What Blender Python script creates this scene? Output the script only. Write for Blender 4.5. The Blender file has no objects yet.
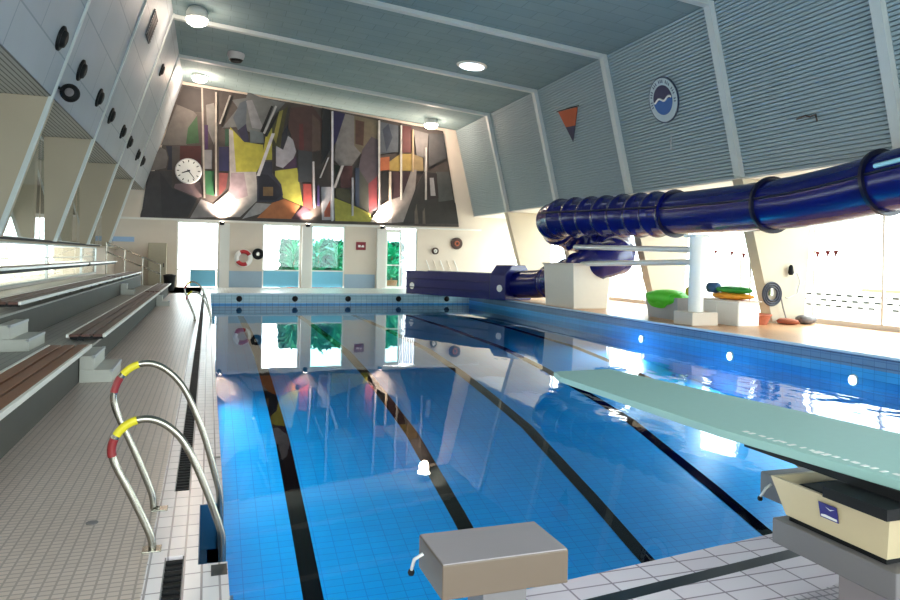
import bpy, bmesh, math, random
from mathutils import Vector, Matrix
random.seed(7)
SC = bpy.context.scene
COL = SC.collection
PI = math.pi

# ---------------------------------------------------------------- camera model (used for the camera and for measuring)
EYE = 1.65; FPX = 700.0; VX, VY = 208.0, 255.0; ROLL = math.atan(0.02)
CR, SR = math.cos(ROLL), math.sin(ROLL)
CX = 450.0; CY = VY + 0.02 * (CX - VX)
YAW = math.atan(((CX - VX) / CR) / FPX)
def ray(x, y):
    a, b = x - CX, y - CY
    u = a * CR + b * SR; v = -a * SR + b * CR
    return (math.sin(YAW) * FPX + math.cos(YAW) * u, math.cos(YAW) * FPX - math.sin(YAW) * u, -v)
def on_floor(x, y, z=0.0):
    r = ray(x, y); t = (z - EYE) / r[2]; return Vector((r[0] * t, r[1] * t, z))
def on_y(x, y, Y):
    r = ray(x, y); t = Y / r[1]; return Vector((r[0] * t, Y, EYE + r[2] * t))
def on_x(x, y, X):
    r = ray(x, y); t = X / r[0]; return Vector((X, r[1] * t, EYE + r[2] * t))

# ---------------------------------------------------------------- materials
def lin(c):
    return tuple(((v / 255) / 12.92 if v / 255 <= 0.04045 else ((v / 255 + 0.055) / 1.055) ** 2.4) for v in c) + (1.0,)
MATS = {}
def new_mat(name):
    m = bpy.data.materials.new(name); m.use_nodes = True
    n = m.node_tree; b = n.nodes['Principled BSDF']; return m, n, b
def plain(name, rgb, rough=0.6, metal=0.0, spec=0.5, var=0.06, scale=6.0):
    if name in MATS: return MATS[name]
    m, n, b = new_mat(name)
    b.inputs['Roughness'].default_value = rough; b.inputs['Metallic'].default_value = metal
    b.inputs['Specular IOR Level'].default_value = spec
    tc = n.nodes.new('ShaderNodeTexCoord'); nz = n.nodes.new('ShaderNodeTexNoise'); nz.inputs['Scale'].default_value = scale
    nz.inputs['Detail'].default_value = 4
    mx = n.nodes.new('ShaderNodeMix'); mx.data_type = 'RGBA'
    c = lin(rgb); mx.inputs[6].default_value = tuple(v * (1 - var) for v in c[:3]) + (1,); mx.inputs[7].default_value = tuple(min(1, v * (1 + var)) for v in c[:3]) + (1,)
    n.links.new(tc.outputs['Object'], nz.inputs['Vector']); n.links.new(nz.outputs['Fac'], mx.inputs[0]); n.links.new(mx.outputs[2], b.inputs['Base Color'])
    MATS[name] = m; return m
def tiles(name, c1, c2, grout, w, h, gap, axes='xy', rough=0.35, bump=0.15, offset=0.0, spec=0.5):
    """brick pattern laid in metres on the two named axes"""
    if name in MATS: return MATS[name]
    m, n, b = new_mat(name); N = n.nodes; L = n.links
    tc = N.new('ShaderNodeTexCoord'); sp = N.new('ShaderNodeSeparateXYZ'); cb = N.new('ShaderNodeCombineXYZ')
    L.new(tc.outputs['Object'], sp.inputs[0])
    L.new(sp.outputs['xyz'.index(axes[0])], cb.inputs[0]); L.new(sp.outputs['xyz'.index(axes[1])], cb.inputs[1])
    br = N.new('ShaderNodeTexBrick'); br.offset = offset; br.squash = 1
    br.inputs['Scale'].default_value = 1; br.inputs['Brick Width'].default_value = w; br.inputs['Row Height'].default_value = h
    br.inputs['Mortar Size'].default_value = gap; br.inputs['Mortar Smooth'].default_value = 0.1
    br.inputs['Color1'].default_value = lin(c1); br.inputs['Color2'].default_value = lin(c2); br.inputs['Mortar'].default_value = lin(grout)
    L.new(cb.outputs[0], br.inputs['Vector'])
    nz = N.new('ShaderNodeTexNoise'); nz.inputs['Scale'].default_value = 0.7; nz.inputs['Detail'].default_value = 5
    L.new(tc.outputs['Object'], nz.inputs['Vector'])
    mr = N.new('ShaderNodeMapRange'); mr.inputs['To Min'].default_value = 0.88; mr.inputs['To Max'].default_value = 1.1
    L.new(nz.outputs['Fac'], mr.inputs['Value'])
    mm = N.new('ShaderNodeMix'); mm.data_type = 'RGBA'; mm.blend_type = 'MULTIPLY'; mm.inputs[0].default_value = 1
    L.new(br.outputs['Color'], mm.inputs[6]); L.new(mr.outputs[0], mm.inputs[7]); L.new(mm.outputs[2], b.inputs['Base Color'])
    b.inputs['Roughness'].default_value = rough; b.inputs['Specular IOR Level'].default_value = spec
    bp = N.new('ShaderNodeBump'); bp.inputs['Strength'].default_value = bump; bp.inputs['Distance'].default_value = 0.004; bp.invert = True
    L.new(br.outputs['Fac'], bp.inputs['Height']); L.new(bp.outputs[0], b.inputs['Normal'])
    MATS[name] = m; return m
def glow(name, rgb, strength):
    if name in MATS: return MATS[name]
    m, n, b = new_mat(name)
    b.inputs['Base Color'].default_value = lin(rgb); b.inputs['Emission Color'].default_value = lin(rgb); b.inputs['Emission Strength'].default_value = strength
    MATS[name] = m; return m
def thin_glass(name, tint, ior=1.5):
    if name in MATS: return MATS[name]
    m, n, b = new_mat(name); N = n.nodes; L = n.links; N.remove(b)
    lw = N.new('ShaderNodeLayerWeight'); lw.inputs['Blend'].default_value = 0.5
    pw = N.new('ShaderNodeMath'); pw.operation = 'POWER'; pw.inputs[1].default_value = 5; L.new(lw.outputs['Facing'], pw.inputs[0])
    fr = N.new('ShaderNodeMath'); fr.operation = 'MULTIPLY_ADD'; fr.inputs[1].default_value = 0.9; fr.inputs[2].default_value = 0.03; L.new(pw.outputs[0], fr.inputs[0])
    tr = N.new('ShaderNodeBsdfTransparent'); tr.inputs[0].default_value = tint
    gl = N.new('ShaderNodeBsdfGlossy'); gl.inputs['Roughness'].default_value = 0.01
    mx = N.new('ShaderNodeMixShader'); L.new(fr.outputs[0], mx.inputs[0]); L.new(tr.outputs[0], mx.inputs[1]); L.new(gl.outputs[0], mx.inputs[2])
    L.new(mx.outputs[0], N['Material Output'].inputs[0]); MATS[name] = m; return m

M_CEIL = tiles('ceiling_board', (132, 150, 151), (127, 146, 148), (110, 127, 130), 1.2, 0.6, 0.012, 'xy', 0.9, 0.1, 0.5, 0.2)
M_LOUVRE = plain('louvre_paint', (148, 164, 169), 0.6, var=0.03)
M_PANEL = tiles('panel_paint', (158, 165, 170), (151, 158, 164), (128, 138, 142), 2.8, 1.12, 0.018, 'yz', 0.55, 0.2, 0.5, 0.3)
M_RIB = plain('rib_paint', (192, 198, 196), 0.5, var=0.03)
M_PLASTER = plain('white_plaster', (226, 222, 214), 0.7, var=0.04, scale=2)
M_CREAM = plain('cream_plaster', (214, 200, 184), 0.7, var=0.05, scale=2)
M_PIER = plain('cream_pier_paint', (190, 178, 156), 0.6, var=0.05, scale=2)
M_GALLERY = plain('gallery_plaster', (170, 157, 136), 0.7, var=0.06, scale=1)
M_SOFFIT = tiles('soffit_slats', (176, 172, 160), (168, 164, 153), (104, 100, 92), 30, 0.1, 0.014, 'yx', 0.7, 0.5)
M_DECK = tiles('deck_mosaic', (204, 184, 172), (196, 176, 164), (160, 143, 133), 0.062, 0.05, 0.006, 'xy', 0.33, 0.3)
M_TAN = tiles('tan_deck', (206, 154, 108), (198, 145, 99), (170, 132, 100), 0.1, 0.1, 0.006, 'xy', 0.35, 0.2)
M_FARDECK = tiles('far_deck', (214, 212, 204), (206, 204, 198), (160, 160, 156), 0.15, 0.15, 0.008, 'xy', 0.35, 0.2)
M_BORDER = tiles('white_border_tile', (230, 220, 220), (222, 210, 211), (158, 146, 148), 0.0875, 0.175, 0.006, 'xy', 0.25, 0.4)
M_NEAR = tiles('near_border_tile', (232, 218, 224), (224, 208, 216), (160, 142, 152), 0.25, 0.125, 0.006, 'xy', 0.25, 0.4)
M_NEARMOS = tiles('near_mosaic', (214, 202, 206), (206, 192, 198), (146, 134, 140), 0.05, 0.05, 0.006, 'xy', 0.3, 0.4)
M_POOL = tiles('pool_floor_tile', (4, 182, 244), (2, 174, 240), (0, 146, 220), 0.25, 0.125, 0.006, 'xy', 0.4, 0.1)
M_POOLX = tiles('pool_wall_tile_side', (60, 168, 230), (52, 160, 226), (40, 134, 200), 0.25, 0.125, 0.006, 'yz', 0.3, 0.2)
M_POOLY = tiles('pool_wall_tile_end', (60, 168, 230), (52, 160, 226), (14, 84, 150), 0.25, 0.125, 0.008, 'xz', 0.3, 0.2)
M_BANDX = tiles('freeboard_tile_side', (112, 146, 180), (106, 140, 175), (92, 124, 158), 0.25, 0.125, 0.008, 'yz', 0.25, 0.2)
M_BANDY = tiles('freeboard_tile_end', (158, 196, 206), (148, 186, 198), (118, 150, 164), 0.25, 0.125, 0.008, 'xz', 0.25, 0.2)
M_BLACK = plain('black_tile', (18, 20, 26), 0.3, var=0.1)
M_LANE = plain('lane_tile', (3, 4, 8), 0.6, var=0.1, spec=0.0)
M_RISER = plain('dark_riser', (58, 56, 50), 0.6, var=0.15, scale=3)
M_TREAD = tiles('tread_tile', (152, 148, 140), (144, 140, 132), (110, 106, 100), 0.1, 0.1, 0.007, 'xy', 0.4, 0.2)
M_STEP = plain('step_tile', (176, 174, 164), 0.45)
M_STEEL = plain('stainless_steel', (150, 145, 134), 0.24, 0.95, var=0.05)
M_WOOD = plain('bench_slat_wood', (96, 62, 52), 0.42, var=0.25, scale=14)
M_WOOD_LIT = plain('bench_slat_wood_lit', (128, 76, 46), 0.42, var=0.25, scale=14)  # same slat wood with the light on the near benches put into its colour
M_ALU = plain('white_aluminium', (226, 224, 218), 0.3, 0.3, var=0.03)
M_DARK = plain('black_plastic', (13, 13, 15), 0.6, var=0.15, spec=0.3)
M_NAVY = plain('navy_fibreglass', (12, 17, 92), 0.22, var=0.1, spec=0.6)
M_NAVYD = plain('navy_flange', (7, 10, 36), 0.35, var=0.1)
M_WHITE = plain('white_gloss', (236, 234, 228), 0.4, var=0.02)
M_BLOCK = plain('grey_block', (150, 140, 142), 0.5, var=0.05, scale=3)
M_BLOCK_SHADED = plain('block_side_shaded', (102, 86, 72), 0.5, var=0.06, scale=3)  # tan sides, darkened so the colour carries the shade on these faces
M_SLATE = plain('slate_block', (112, 107, 107), 0.5, var=0.07, scale=3)
M_BOARD = plain('green_board', (146, 180, 172), 0.55, var=0.04, scale=20)
M_BEIGE = plain('cream_box', (206, 186, 148), 0.45, var=0.04)
M_GREEN = plain('lime_mat', (84, 200, 44), 0.5, var=0.1)
M_GREEND = plain('green_mat', (40, 140, 50), 0.5, var=0.15)
M_YEL = plain('yellow_paint', (196, 180, 30), 0.4, var=0.05)
M_REDT = plain('red_tape', (122, 26, 28), 0.45, var=0.1)
M_ORANGE = plain('orange_mat', (232, 150, 36), 0.5, var=0.08)
M_RED = plain('red_enamel', (176, 26, 30), 0.4, var=0.05)
M_SIGN = plain('sign_maroon', (130, 20, 36), 0.4, var=0.03)
M_LEAF = plain('leaf_green', (40, 150, 110), 0.5, var=0.3, scale=9)
M_LBLUE = plain('light_blue_panel', (120, 196, 224), 0.5, var=0.04)
M_GBLUE = plain('grey_blue_dado', (150, 172, 190), 0.5, var=0.04)
M_BRICK = plain('terracotta', (176, 98, 70), 0.8, var=0.25, scale=18)
M_CAB = plain('beige_cabinet', (170, 158, 134), 0.5, var=0.04)
M_GREY = plain('grey_plastic', (172, 172, 174), 0.5, var=0.06)
M_LAMP = glow('lamp_glow', (255, 240, 220), 18)
M_LAMPD = glow('flush_glow', (235, 245, 255), 2.2)
M_POOLLAMP = glow('pool_lamp', (235, 245, 255), 3)
M_GLASS = thin_glass('window_glass', (0.93, 0.98, 0.98, 1))
M_GLASST = thin_glass('teal_glass', (0.62, 0.92, 0.9, 1))
M_CURT = plain('pale_curtain', (214, 232, 240), 0.6, var=0.02)
M_PAVE = tiles('terrace_paving', (210, 200, 186), (204, 194, 180), (170, 160, 150), 0.5, 0.5, 0.01, 'xy', 0.8, 0.1)

def attr_mat(name, rough=0.6):
    m, n, b = new_mat(name); a = n.nodes.new('ShaderNodeAttribute'); a.attribute_name = 'Paint'
    nz = n.nodes.new('ShaderNodeTexNoise'); nz.inputs['Scale'].default_value = 3.2; nz.inputs['Detail'].default_value = 6
    tc = n.nodes.new('ShaderNodeTexCoord'); n.links.new(tc.outputs['Object'], nz.inputs['Vector'])
    mr = n.nodes.new('ShaderNodeMapRange'); mr.inputs['To Min'].default_value = 0.6; mr.inputs['To Max'].default_value = 1.35; n.links.new(nz.outputs['Fac'], mr.inputs['Value'])
    mx = n.nodes.new('ShaderNodeMix'); mx.data_type = 'RGBA'; mx.blend_type = 'MULTIPLY'; mx.inputs[0].default_value = 1
    n.links.new(a.outputs['Color'], mx.inputs[6]); n.links.new(mr.outputs[0], mx.inputs[7]); n.links.new(mx.outputs[2], b.inputs['Base Color'])
    b.inputs['Roughness'].default_value = rough; return m
M_MURAL = attr_mat('mural_paint')

def water_mat():
    m, n, b = new_mat('pool_water'); N = n.nodes; L = n.links; N.remove(b)
    tc = N.new('ShaderNodeTexCoord')
    mp = N.new('ShaderNodeMapping'); mp.inputs['Scale'].default_value = (1.0, 0.55, 1); L.new(tc.outputs['Object'], mp.inputs[0])
    n1 = N.new('ShaderNodeTexNoise'); n1.inputs['Scale'].default_value = 1.1; n1.inputs['Detail'].default_value = 2; L.new(mp.outputs[0], n1.inputs['Vector'])
    n2 = N.new('ShaderNodeTexNoise'); n2.inputs['Scale'].default_value = 3.2; n2.inputs['Detail'].default_value = 2; L.new(mp.outputs[0], n2.inputs['Vector'])
    sp = N.new('ShaderNodeSeparateXYZ'); L.new(tc.outputs['Object'], sp.inputs[0])
    mk = N.new('ShaderNodeMapRange'); mk.inputs['From Min'].default_value = 4.5; mk.inputs['From Max'].default_value = 9.5; L.new(sp.outputs[0], mk.inputs['Value'])
    mk2 = N.new('ShaderNodeMapRange'); mk2.inputs['From Min'].default_value = 15.0; mk2.inputs['From Max'].default_value = 9.0; L.new(sp.outputs[1], mk2.inputs['Value'])
    pr_ = N.new('ShaderNodeMath'); pr_.operation = 'MULTIPLY'; L.new(mk.outputs[0], pr_.inputs[0]); L.new(mk2.outputs[0], pr_.inputs[1])
    st = N.new('ShaderNodeMapRange'); st.inputs['To Min'].default_value = 0.022; st.inputs['To Max'].default_value = 0.30; L.new(pr_.outputs[0], st.inputs['Value'])
    ad = N.new('ShaderNodeMath'); ad.operation = 'MULTIPLY_ADD'; ad.inputs[1].default_value = 0.25; L.new(n2.outputs['Fac'], ad.inputs[0]); L.new(n1.outputs['Fac'], ad.inputs[2])
    bp = N.new('ShaderNodeBump'); bp.inputs['Distance'].default_value = 0.1; L.new(st.outputs[0], bp.inputs['Strength']); L.new(ad.outputs[0], bp.inputs['Height'])
    fr = N.new('ShaderNodeFresnel'); fr.inputs['IOR'].default_value = 1.33; L.new(bp.outputs[0], fr.inputs['Normal'])
    tr = N.new('ShaderNodeBsdfTransparent'); tr.inputs[0].default_value = (0.8, 0.96, 1.0, 1)
    gl = N.new('ShaderNodeBsdfGlossy'); gl.inputs['Roughness'].default_value = 0.015; L.new(bp.outputs[0], gl.inputs['Normal'])
    mx = N.new('ShaderNodeMixShader'); L.new(fr.outputs[0], mx.inputs[0]); L.new(tr.outputs[0], mx.inputs[1]); L.new(gl.outputs[0], mx.inputs[2])
    L.new(mx.outputs[0], N['Material Output'].inputs[0]); return m
M_WATER = water_mat()

# ---------------------------------------------------------------- mesh building
class MB:
    def __init__(s): s.v = []; s.f = []; s.mi = []; s.sm = []; s.col = []
    def add(s, vs, fs, mi=0, smooth=False, col=None):
        o = len(s.v); s.v += [tuple(v) for v in vs]
        for f in fs: s.f.append([i + o for i in f]); s.mi.append(mi); s.sm.append(smooth); s.col.append(col)
        return s
    def box(s, x0, x1, y0, y1, z0, z1, mi=0, col=None):
        v = [(x0, y0, z0), (x1, y0, z0), (x1, y1, z0), (x0, y1, z0), (x0, y0, z1), (x1, y0, z1), (x1, y1, z1), (x0, y1, z1)]
        return s.add(v, [(0, 3, 2, 1), (4, 5, 6, 7), (0, 1, 5, 4), (1, 2, 6, 5), (2, 3, 7, 6), (3, 0, 4, 7)], mi, col=col)
    def hexa(s, bottom, top, mi=0):
        return s.add(list(bottom) + list(top), [(0, 3, 2, 1), (4, 5, 6, 7), (0, 1, 5, 4), (1, 2, 6, 5), (2, 3, 7, 6), (3, 0, 4, 7)], mi)
    def prism(s, pts, off, mi=0, col=None):
        """polygon pts (3-D) extruded by vector off"""
        n = len(pts); off = Vector(off); a = [Vector(p) for p in pts]; b = [p + off for p in a]
        fs = [tuple(range(n))[::-1], tuple(range(n, 2 * n))] + [(i, (i + 1) % n, (i + 1) % n + n, i + n) for i in range(n)]
        return s.add(a + b, fs, mi, col=col)
    def tube(s, pts, r, seg=12, mi=0, caps=True, rfun=None):
        pts = [Vector(p) for p in pts]; n = len(pts); rings = []; up = None
        for i, p in enumerate(pts):
            t = (pts[min(i + 1, n - 1)] - pts[max(i - 1, 0)]).normalized()
            if up is None:
                up = Vector((0, 0, 1)) if abs(t.z) < 0.9 else Vector((1, 0, 0))
            a = (up - t * up.dot(t)).normalized(); b = t.cross(a); up = a
            rr = rfun(i) if rfun else r
            rings.append([p + a * rr * math.cos(2 * PI * k / seg) + b * rr * math.sin(2 * PI * k / seg) for k in range(seg)])
        v = [q for rg in rings for q in rg]
        f = [(i * seg + k, i * seg + (k + 1) % seg, (i + 1) * seg + (k + 1) % seg, (i + 1) * seg + k) for i in range(n - 1) for k in range(seg)]
        s.add(v, f, mi, True)
        if caps:
            s.add(rings[0], [tuple(range(seg))[::-1]], mi); s.add(rings[-1], [tuple(range(seg))], mi)
        return s
    def lathe(s, c, prof, axis='z', seg=20, mi=0, smooth=True):
        c = Vector(c); v = []
        for r, h in prof:
            for k in range(seg):
                a = 2 * PI * k / seg; x, y = r * math.cos(a), r * math.sin(a)
                v.append(c + (Vector((x, y, h)) if axis == 'z' else Vector((h, x, y)) if axis == 'x' else Vector((y, h, x))))
        n = len(prof)
        f = [(i * seg + k, i * seg + (k + 1) % seg, (i + 1) * seg + (k + 1) % seg, (i + 1) * seg + k) for i in range(n - 1) for k in range(seg)]
        s.add(v, f, mi, smooth)
        s.add(v[:seg], [tuple(range(seg))[::-1]], mi); s.add(v[-seg:], [tuple(range(seg))], mi); return s
    def torus(s, c, R, r, axis='y', seg=28, rs=10, mi=0, a0=0, a1=2 * PI):
        c = Vector(c); full = abs(a1 - a0 - 2 * PI) < 1e-6
        pts = []
        for k in range(seg + 1):
            a = a0 + (a1 - a0) * k / seg; x, y = R * math.cos(a), R * math.sin(a)
            pts.append(c + (Vector((x, y, 0)) if axis == 'z' else Vector((0, x, y)) if axis == 'x' else Vector((x, 0, y))))
        return s.tube(pts, r, rs, mi, caps=not full)
    def build(s, name, mats, parent=None, bevel=0.0, recalc=True):
        me = bpy.data.meshes.new(name); me.from_pydata(s.v, [], s.f)
        for m in (mats if isinstance(mats, (list, tuple)) else [mats]): me.materials.append(m)
        for p, i, sm in zip(me.polygons, s.mi, s.sm): p.material_index = i; p.use_smooth = sm
        if any(c is not None for c in s.col):
            at = me.color_attributes.new('Paint', 'FLOAT_COLOR', 'CORNER'); k = 0
            for p, c in zip(me.polygons, s.col):
                for _ in p.loop_indices: at.data[k].color = c or (0.5, 0.5, 0.5, 1); k += 1
        if recalc:
            bm = bmesh.new(); bm.from_mesh(me); bmesh.ops.recalc_face_normals(bm, faces=bm.faces); bm.to_mesh(me); bm.free()
        o = bpy.data.objects.new(name, me); COL.objects.link(o)
        if parent is not None: o.parent = parent
        if bevel:
            b = o.modifiers.new('bevel', 'BEVEL'); b.width = bevel; b.segments = 2; b.limit_method = 'ANGLE'
        return o
def tag(o, label=None, cat=None, group=None, kind=None):
    if label: o['label'] = label
    if cat: o['category'] = cat
    if group: o['group'] = group
    if kind: o['kind'] = kind
    return o
def thing(name, loc, label, cat, group=None, rz=0.0):
    o = bpy.data.objects.new(name, None); COL.objects.link(o); o.location = loc; o.rotation_euler.z = rz
    o.empty_display_size = 0.2
    return tag(o, label, cat, group)
def struct(name, mb, mats, label=None, parent=None, bevel=0.0):
    o = mb.build(name, mats, parent, bevel)
    if parent is None: tag(o, label, kind='structure')
    return o
def copy_tree(o, loc, label=None, rz=None, parent=None):
    c = o.copy(); COL.objects.link(c)
    if parent is not None: c.parent = parent
    else:
        c.location = loc
        if rz is not None: c.rotation_euler.z = rz
        if label: c['label'] = label
    for ch in list(o.children): copy_tree(ch, None, parent=c)
    return c

# ---------------------------------------------------------------- building
FY = [-0.4, 5.4, 11.4, 16.4, 22.0, 27.6, 33.0]; FAR = 38.0; REAR = -3.0
def LX(z): return -4.0 + 0.31 * (z - 1.9)
def RX(z): return 15.6 - 0.25 * z
ZR = 9.1; ZL = 10.42; XR = RX(ZR); XL = LX(ZL)
def CZ(x): return ZR + (XR - x) / (XR - XL) * (ZL - ZR)
PX0, PX1, PY1, WZ = 0.13, 12.1, 32.0, -0.5
def NE(x): return 3.2 + 0.13 * (x - 1.6)      # the near pool edge
def prof(y0, y1, pts): return [(x, y0, z) for x, z in pts]

# floor slabs around the pool
m = MB(); m.box(-4.8, -0.275, REAR, FAR, -0.3, 0.0)
struct('floor', m, M_DECK, 'beige mosaic tiled deck along the left side of the pool')
m = MB()
m.box(-0.275, -0.19, REAR, PY1, -0.3, 0.0); m.box(-0.09, -0.02, REAR, PY1, -0.3, 0.0)
m.box(-0.19, -0.09, REAR, PY1, -0.3, -0.05); m.box(-0.19, -0.09, 4.1, 5.22, -0.05, 0.0)
m.box(-0.02, PX0, NE(PX0) - 0.02, 3.95, -0.3, 0.0); m.box(-0.02, PX0, 4.9, PY1, -0.3, 0.0)
struct('floor', m, M_BORDER, 'white tiled border between the mosaic deck and the pool')
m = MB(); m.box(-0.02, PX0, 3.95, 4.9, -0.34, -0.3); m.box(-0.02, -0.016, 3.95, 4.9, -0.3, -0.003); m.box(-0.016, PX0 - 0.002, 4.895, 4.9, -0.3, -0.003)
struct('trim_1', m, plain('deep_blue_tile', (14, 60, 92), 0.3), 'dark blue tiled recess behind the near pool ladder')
m = MB(); m.box(0.046, PX0 - 0.004, 3.79, 3.92, 0.0, 0.003); m.box(0.046, PX0 - 0.004, 5.98, 6.03, 0.0, 0.003)
struct('trim_2', m, M_BLACK, 'dark marker tiles on the white pool border')
m = MB(); m.box(-4.8, 17.2, PY1, FAR, -0.3, 0.0); struct('floor', m, M_FARDECK, 'pale tiled deck at the far end of the pool')
m = MB(); m.box(PX1 + 0.001, 17.2, NE(12) - 3, PY1, -0.3, -0.001); struct('floor', m, M_TAN, 'warm tan tiled deck along the right side under the windows')
e0, e1 = 0.13, PX1
m = MB(); m.prism([(-0.02, REAR, 0), (17.2, REAR, 0), (17.2, NE(e1) - 0.62, 0), (e1, NE(e1) - 0.62, 0), (-0.02, NE(-0.02) - 0.62, 0)], (0, 0, -0.3))
struct('floor', m, M_NEARMOS, 'fine grey mosaic deck at the near end')
def strip(x0, x1, d0, d1, z0=-0.3, z1=0.0): 
    b = [(x0, NE(x0) - d1), (x1, NE(x1) - d1), (x1, NE(x1) - d0), (x0, NE(x0) - d0)]
    return [(x, y, z0) for x, y in b], [(x, y, z1) for x, y in b]
m = MB(); m.hexa(*strip(-0.02, e1, 0.0, 0.21)); m.hexa(*strip(-0.02, e1, 0.30, 0.62))
struct('floor', m, M_NEAR, 'large pale tiles along the near pool edge')
m = MB(); m.hexa(*strip(-0.02, e1, 0.21, 0.30)); struct('trim_3', m, M_BLACK, 'black tile line along the near pool edge')

# pool basin: freeboard bands, walls, sloping floor, lane lines
FP = [(2.6, -3.35), (5.0, -3.25), (7.5, -2.95), (8.9, -2.62), (10.2, -2.28), (12.8, -1.68), (14.6, -1.45), (16.7, -1.22), (19.6, -1.0), (25, -0.9), (PY1 + 0.1, -0.88)]
m = MB()
for (ya, za), (yb, zb) in zip(FP, FP[1:]):
    m.add([(PX0 - 0.1, ya, za), (PX1 + 0.1, ya, za), (PX1 + 0.1, yb, zb), (PX0 - 0.1, yb, zb)], [(0, 1, 2, 3)], 0)
    for k in range(5):
        c = 1.33 + 2.4 * k; hw = 0.125
        if yb > 31: yb2 = 30.6; zb2 = za + (zb - za) * (30.6 - ya) / (yb - ya)
        else: yb2, zb2 = yb, zb
        m.add([(c - hw, ya, za + 0.005), (c + hw, ya, za + 0.005), (c + hw, yb2, zb2 + 0.005), (c - hw, yb2, zb2 + 0.005)], [(0, 1, 2, 3)], 1)
struct('pool_floor', m, [M_POOL, M_LANE], 'blue tiled pool floor with black lane lines')
m = MB()
m.box(PX0 - 0.1, PX0, 2.5, PY1, -3.4, -0.3, 0); m.box(PX1, PX1 + 0.1, 2.5, PY1, -3.4, -0.3, 0)
m.box(PX1 - 0.004, PX1 + 0.02, 2.9, PY1, -0.3, -0.002, 1)
struct('pool_wall', m, [M_POOLX, M_BANDX], 'blue tiled long walls of the pool')
m = MB(); m.box(PX0 - 0.1, PX1 + 0.1, PY1, PY1 + 0.1, -3.4, -0.44, 0); m.box(PX0, PX1, PY1 - 0.02, PY1, -0.44, -0.001, 1)
m.hexa(*strip(0, PX1, -0.01, 0.09, -3.4, -0.3))
struct('pool_wall', m, [M_POOLY, M_BANDY], 'blue tiled end walls of the pool')
m = MB(); m.box(PX1 - 0.05, PX1 + 0.02, NE(12), PY1 - 2.4, -0.05, 0.004); m.box(PX0, PX1, PY1 - 0.06, PY1 + 0.12, -0.05, 0.006)
struct('trim_4', m, plain('pale_blue_nosing', (206, 222, 234), 0.25), 'pale nosing tile along the right and far pool edges', bevel=0.008)
m = MB(); m.box(PX1 - 0.010, PX1, NE(12), PY1 - 2.4, -0.085, -0.068); m.box(PX1 - 0.009, PX1, NE(12), PY1 - 2.4, -0.24, -0.232)  # upper strip paints the shadow under the gutter edge, lower is a joint
struct('trim_5', m, plain('gutter_shadow_and_joint', (40, 62, 100), 0.5), 'painted gutter shadow line and dark joint line along the right pool wall')
m = MB(); m.add([(PX0 - 0.005, NE(PX0) - 0.01, WZ), (PX1 + 0.005, NE(PX1) - 0.01, WZ), (PX1 + 0.005, PY1 + 0.005, WZ), (PX0 - 0.005, PY1 + 0.005, WZ)], [(0, 1, 2, 3)])
w = m.build('pool_water', M_WATER); tag(w, 'clear blue pool water with soft reflections', 'water', kind='stuff')

# ceiling and its beams
m = MB(); m.prism([(XL - 0.3, REAR, CZ(XL - 0.3)), (XR + 0.3, REAR, CZ(XR + 0.3)), (XR + 0.3, REAR, CZ(XR + 0.3) + 0.3), (XL - 0.3, REAR, CZ(XL - 0.3) + 0.3)], (0, FAR - REAR + 0.3, 0))
struct('ceiling', m, M_CEIL, 'grey boarded ceiling sloping down to the right')
n_trim = 6
for y in FY:
    m = MB(); m.prism([(XL, y - 0.12, CZ(XL)), (XR, y - 0.12, CZ(XR)), (XR, y - 0.12, CZ(XR) - 0.14), (XL, y - 0.12, CZ(XL) - 0.14)], (0, 0.24, 0))
    struct(f'trim_{n_trim}', m, M_RIB, 'pale ceiling beam crossing the hall'); n_trim += 1

# right wall: louvred upper part, portal frames, soffit, glazing
ZS = 4.2
m = MB(); pts = []; t = 0.0; z = ZS; dz = 0.1
while z < ZR:
    z2 = min(z + dz * 0.68, ZR); z3 = min(z + dz, ZR)
    pts += [(RX(z), z), (RX(z2), z2)]
    if z2 < ZR: pts += [(RX(z2) + 0.08, z2 + 0.004), (RX(z3) + 0.08, z3 - 0.004)]
    z = z3
n = len(pts); v = [(x, REAR, zz) for x, zz in pts] + [(x, FAR, zz) for x, zz in pts]
m.add(v, [(i, i + 1, i + 1 + n, i + n) for i in range(n - 1)])
m.prism([(RX(ZS) + 0.09, REAR, ZS), (RX(ZR) + 0.09, REAR, ZR), (RX(ZR) + 0.3, REAR, ZR), (RX(ZS) + 0.3, REAR, ZS)], (0, FAR - REAR, 0))
struct('wall_right', m, M_LOUVRE, 'grey louvred upper wall leaning inward on the right')
m = MB(); m.box(RX(ZS), 17.3, REAR, FAR, ZS - 0.05, ZS); struct('wall_right', m, M_PLASTER, 'pale soffit above the right hand windows')
XG = 17.05
for y in FY:
    m = MB(); m.prism([(RX(ZS) - 0.16, y - 0.13, ZS), (RX(ZR) - 0.16, y - 0.13, ZR), (RX(ZR) + 0.02, y - 0.13, ZR), (RX(ZS) + 0.02, y - 0.13, ZS)], (0, 0.26, 0))
    m.prism([(RX(0), y - 0.2, 0.0), (RX(ZS) - 0.16, y - 0.2, ZS - 0.06), (XG, y - 0.2, ZS - 0.06), (XG - 0.3, y - 0.2, 0.0)], (0, 0.4, 0), 1)
    struct(f'trim_{n_trim}', m, [M_RIB, M_PIER], 'white concrete frame rib and pier on the right wall'); n_trim += 1
n_win = 1
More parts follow.
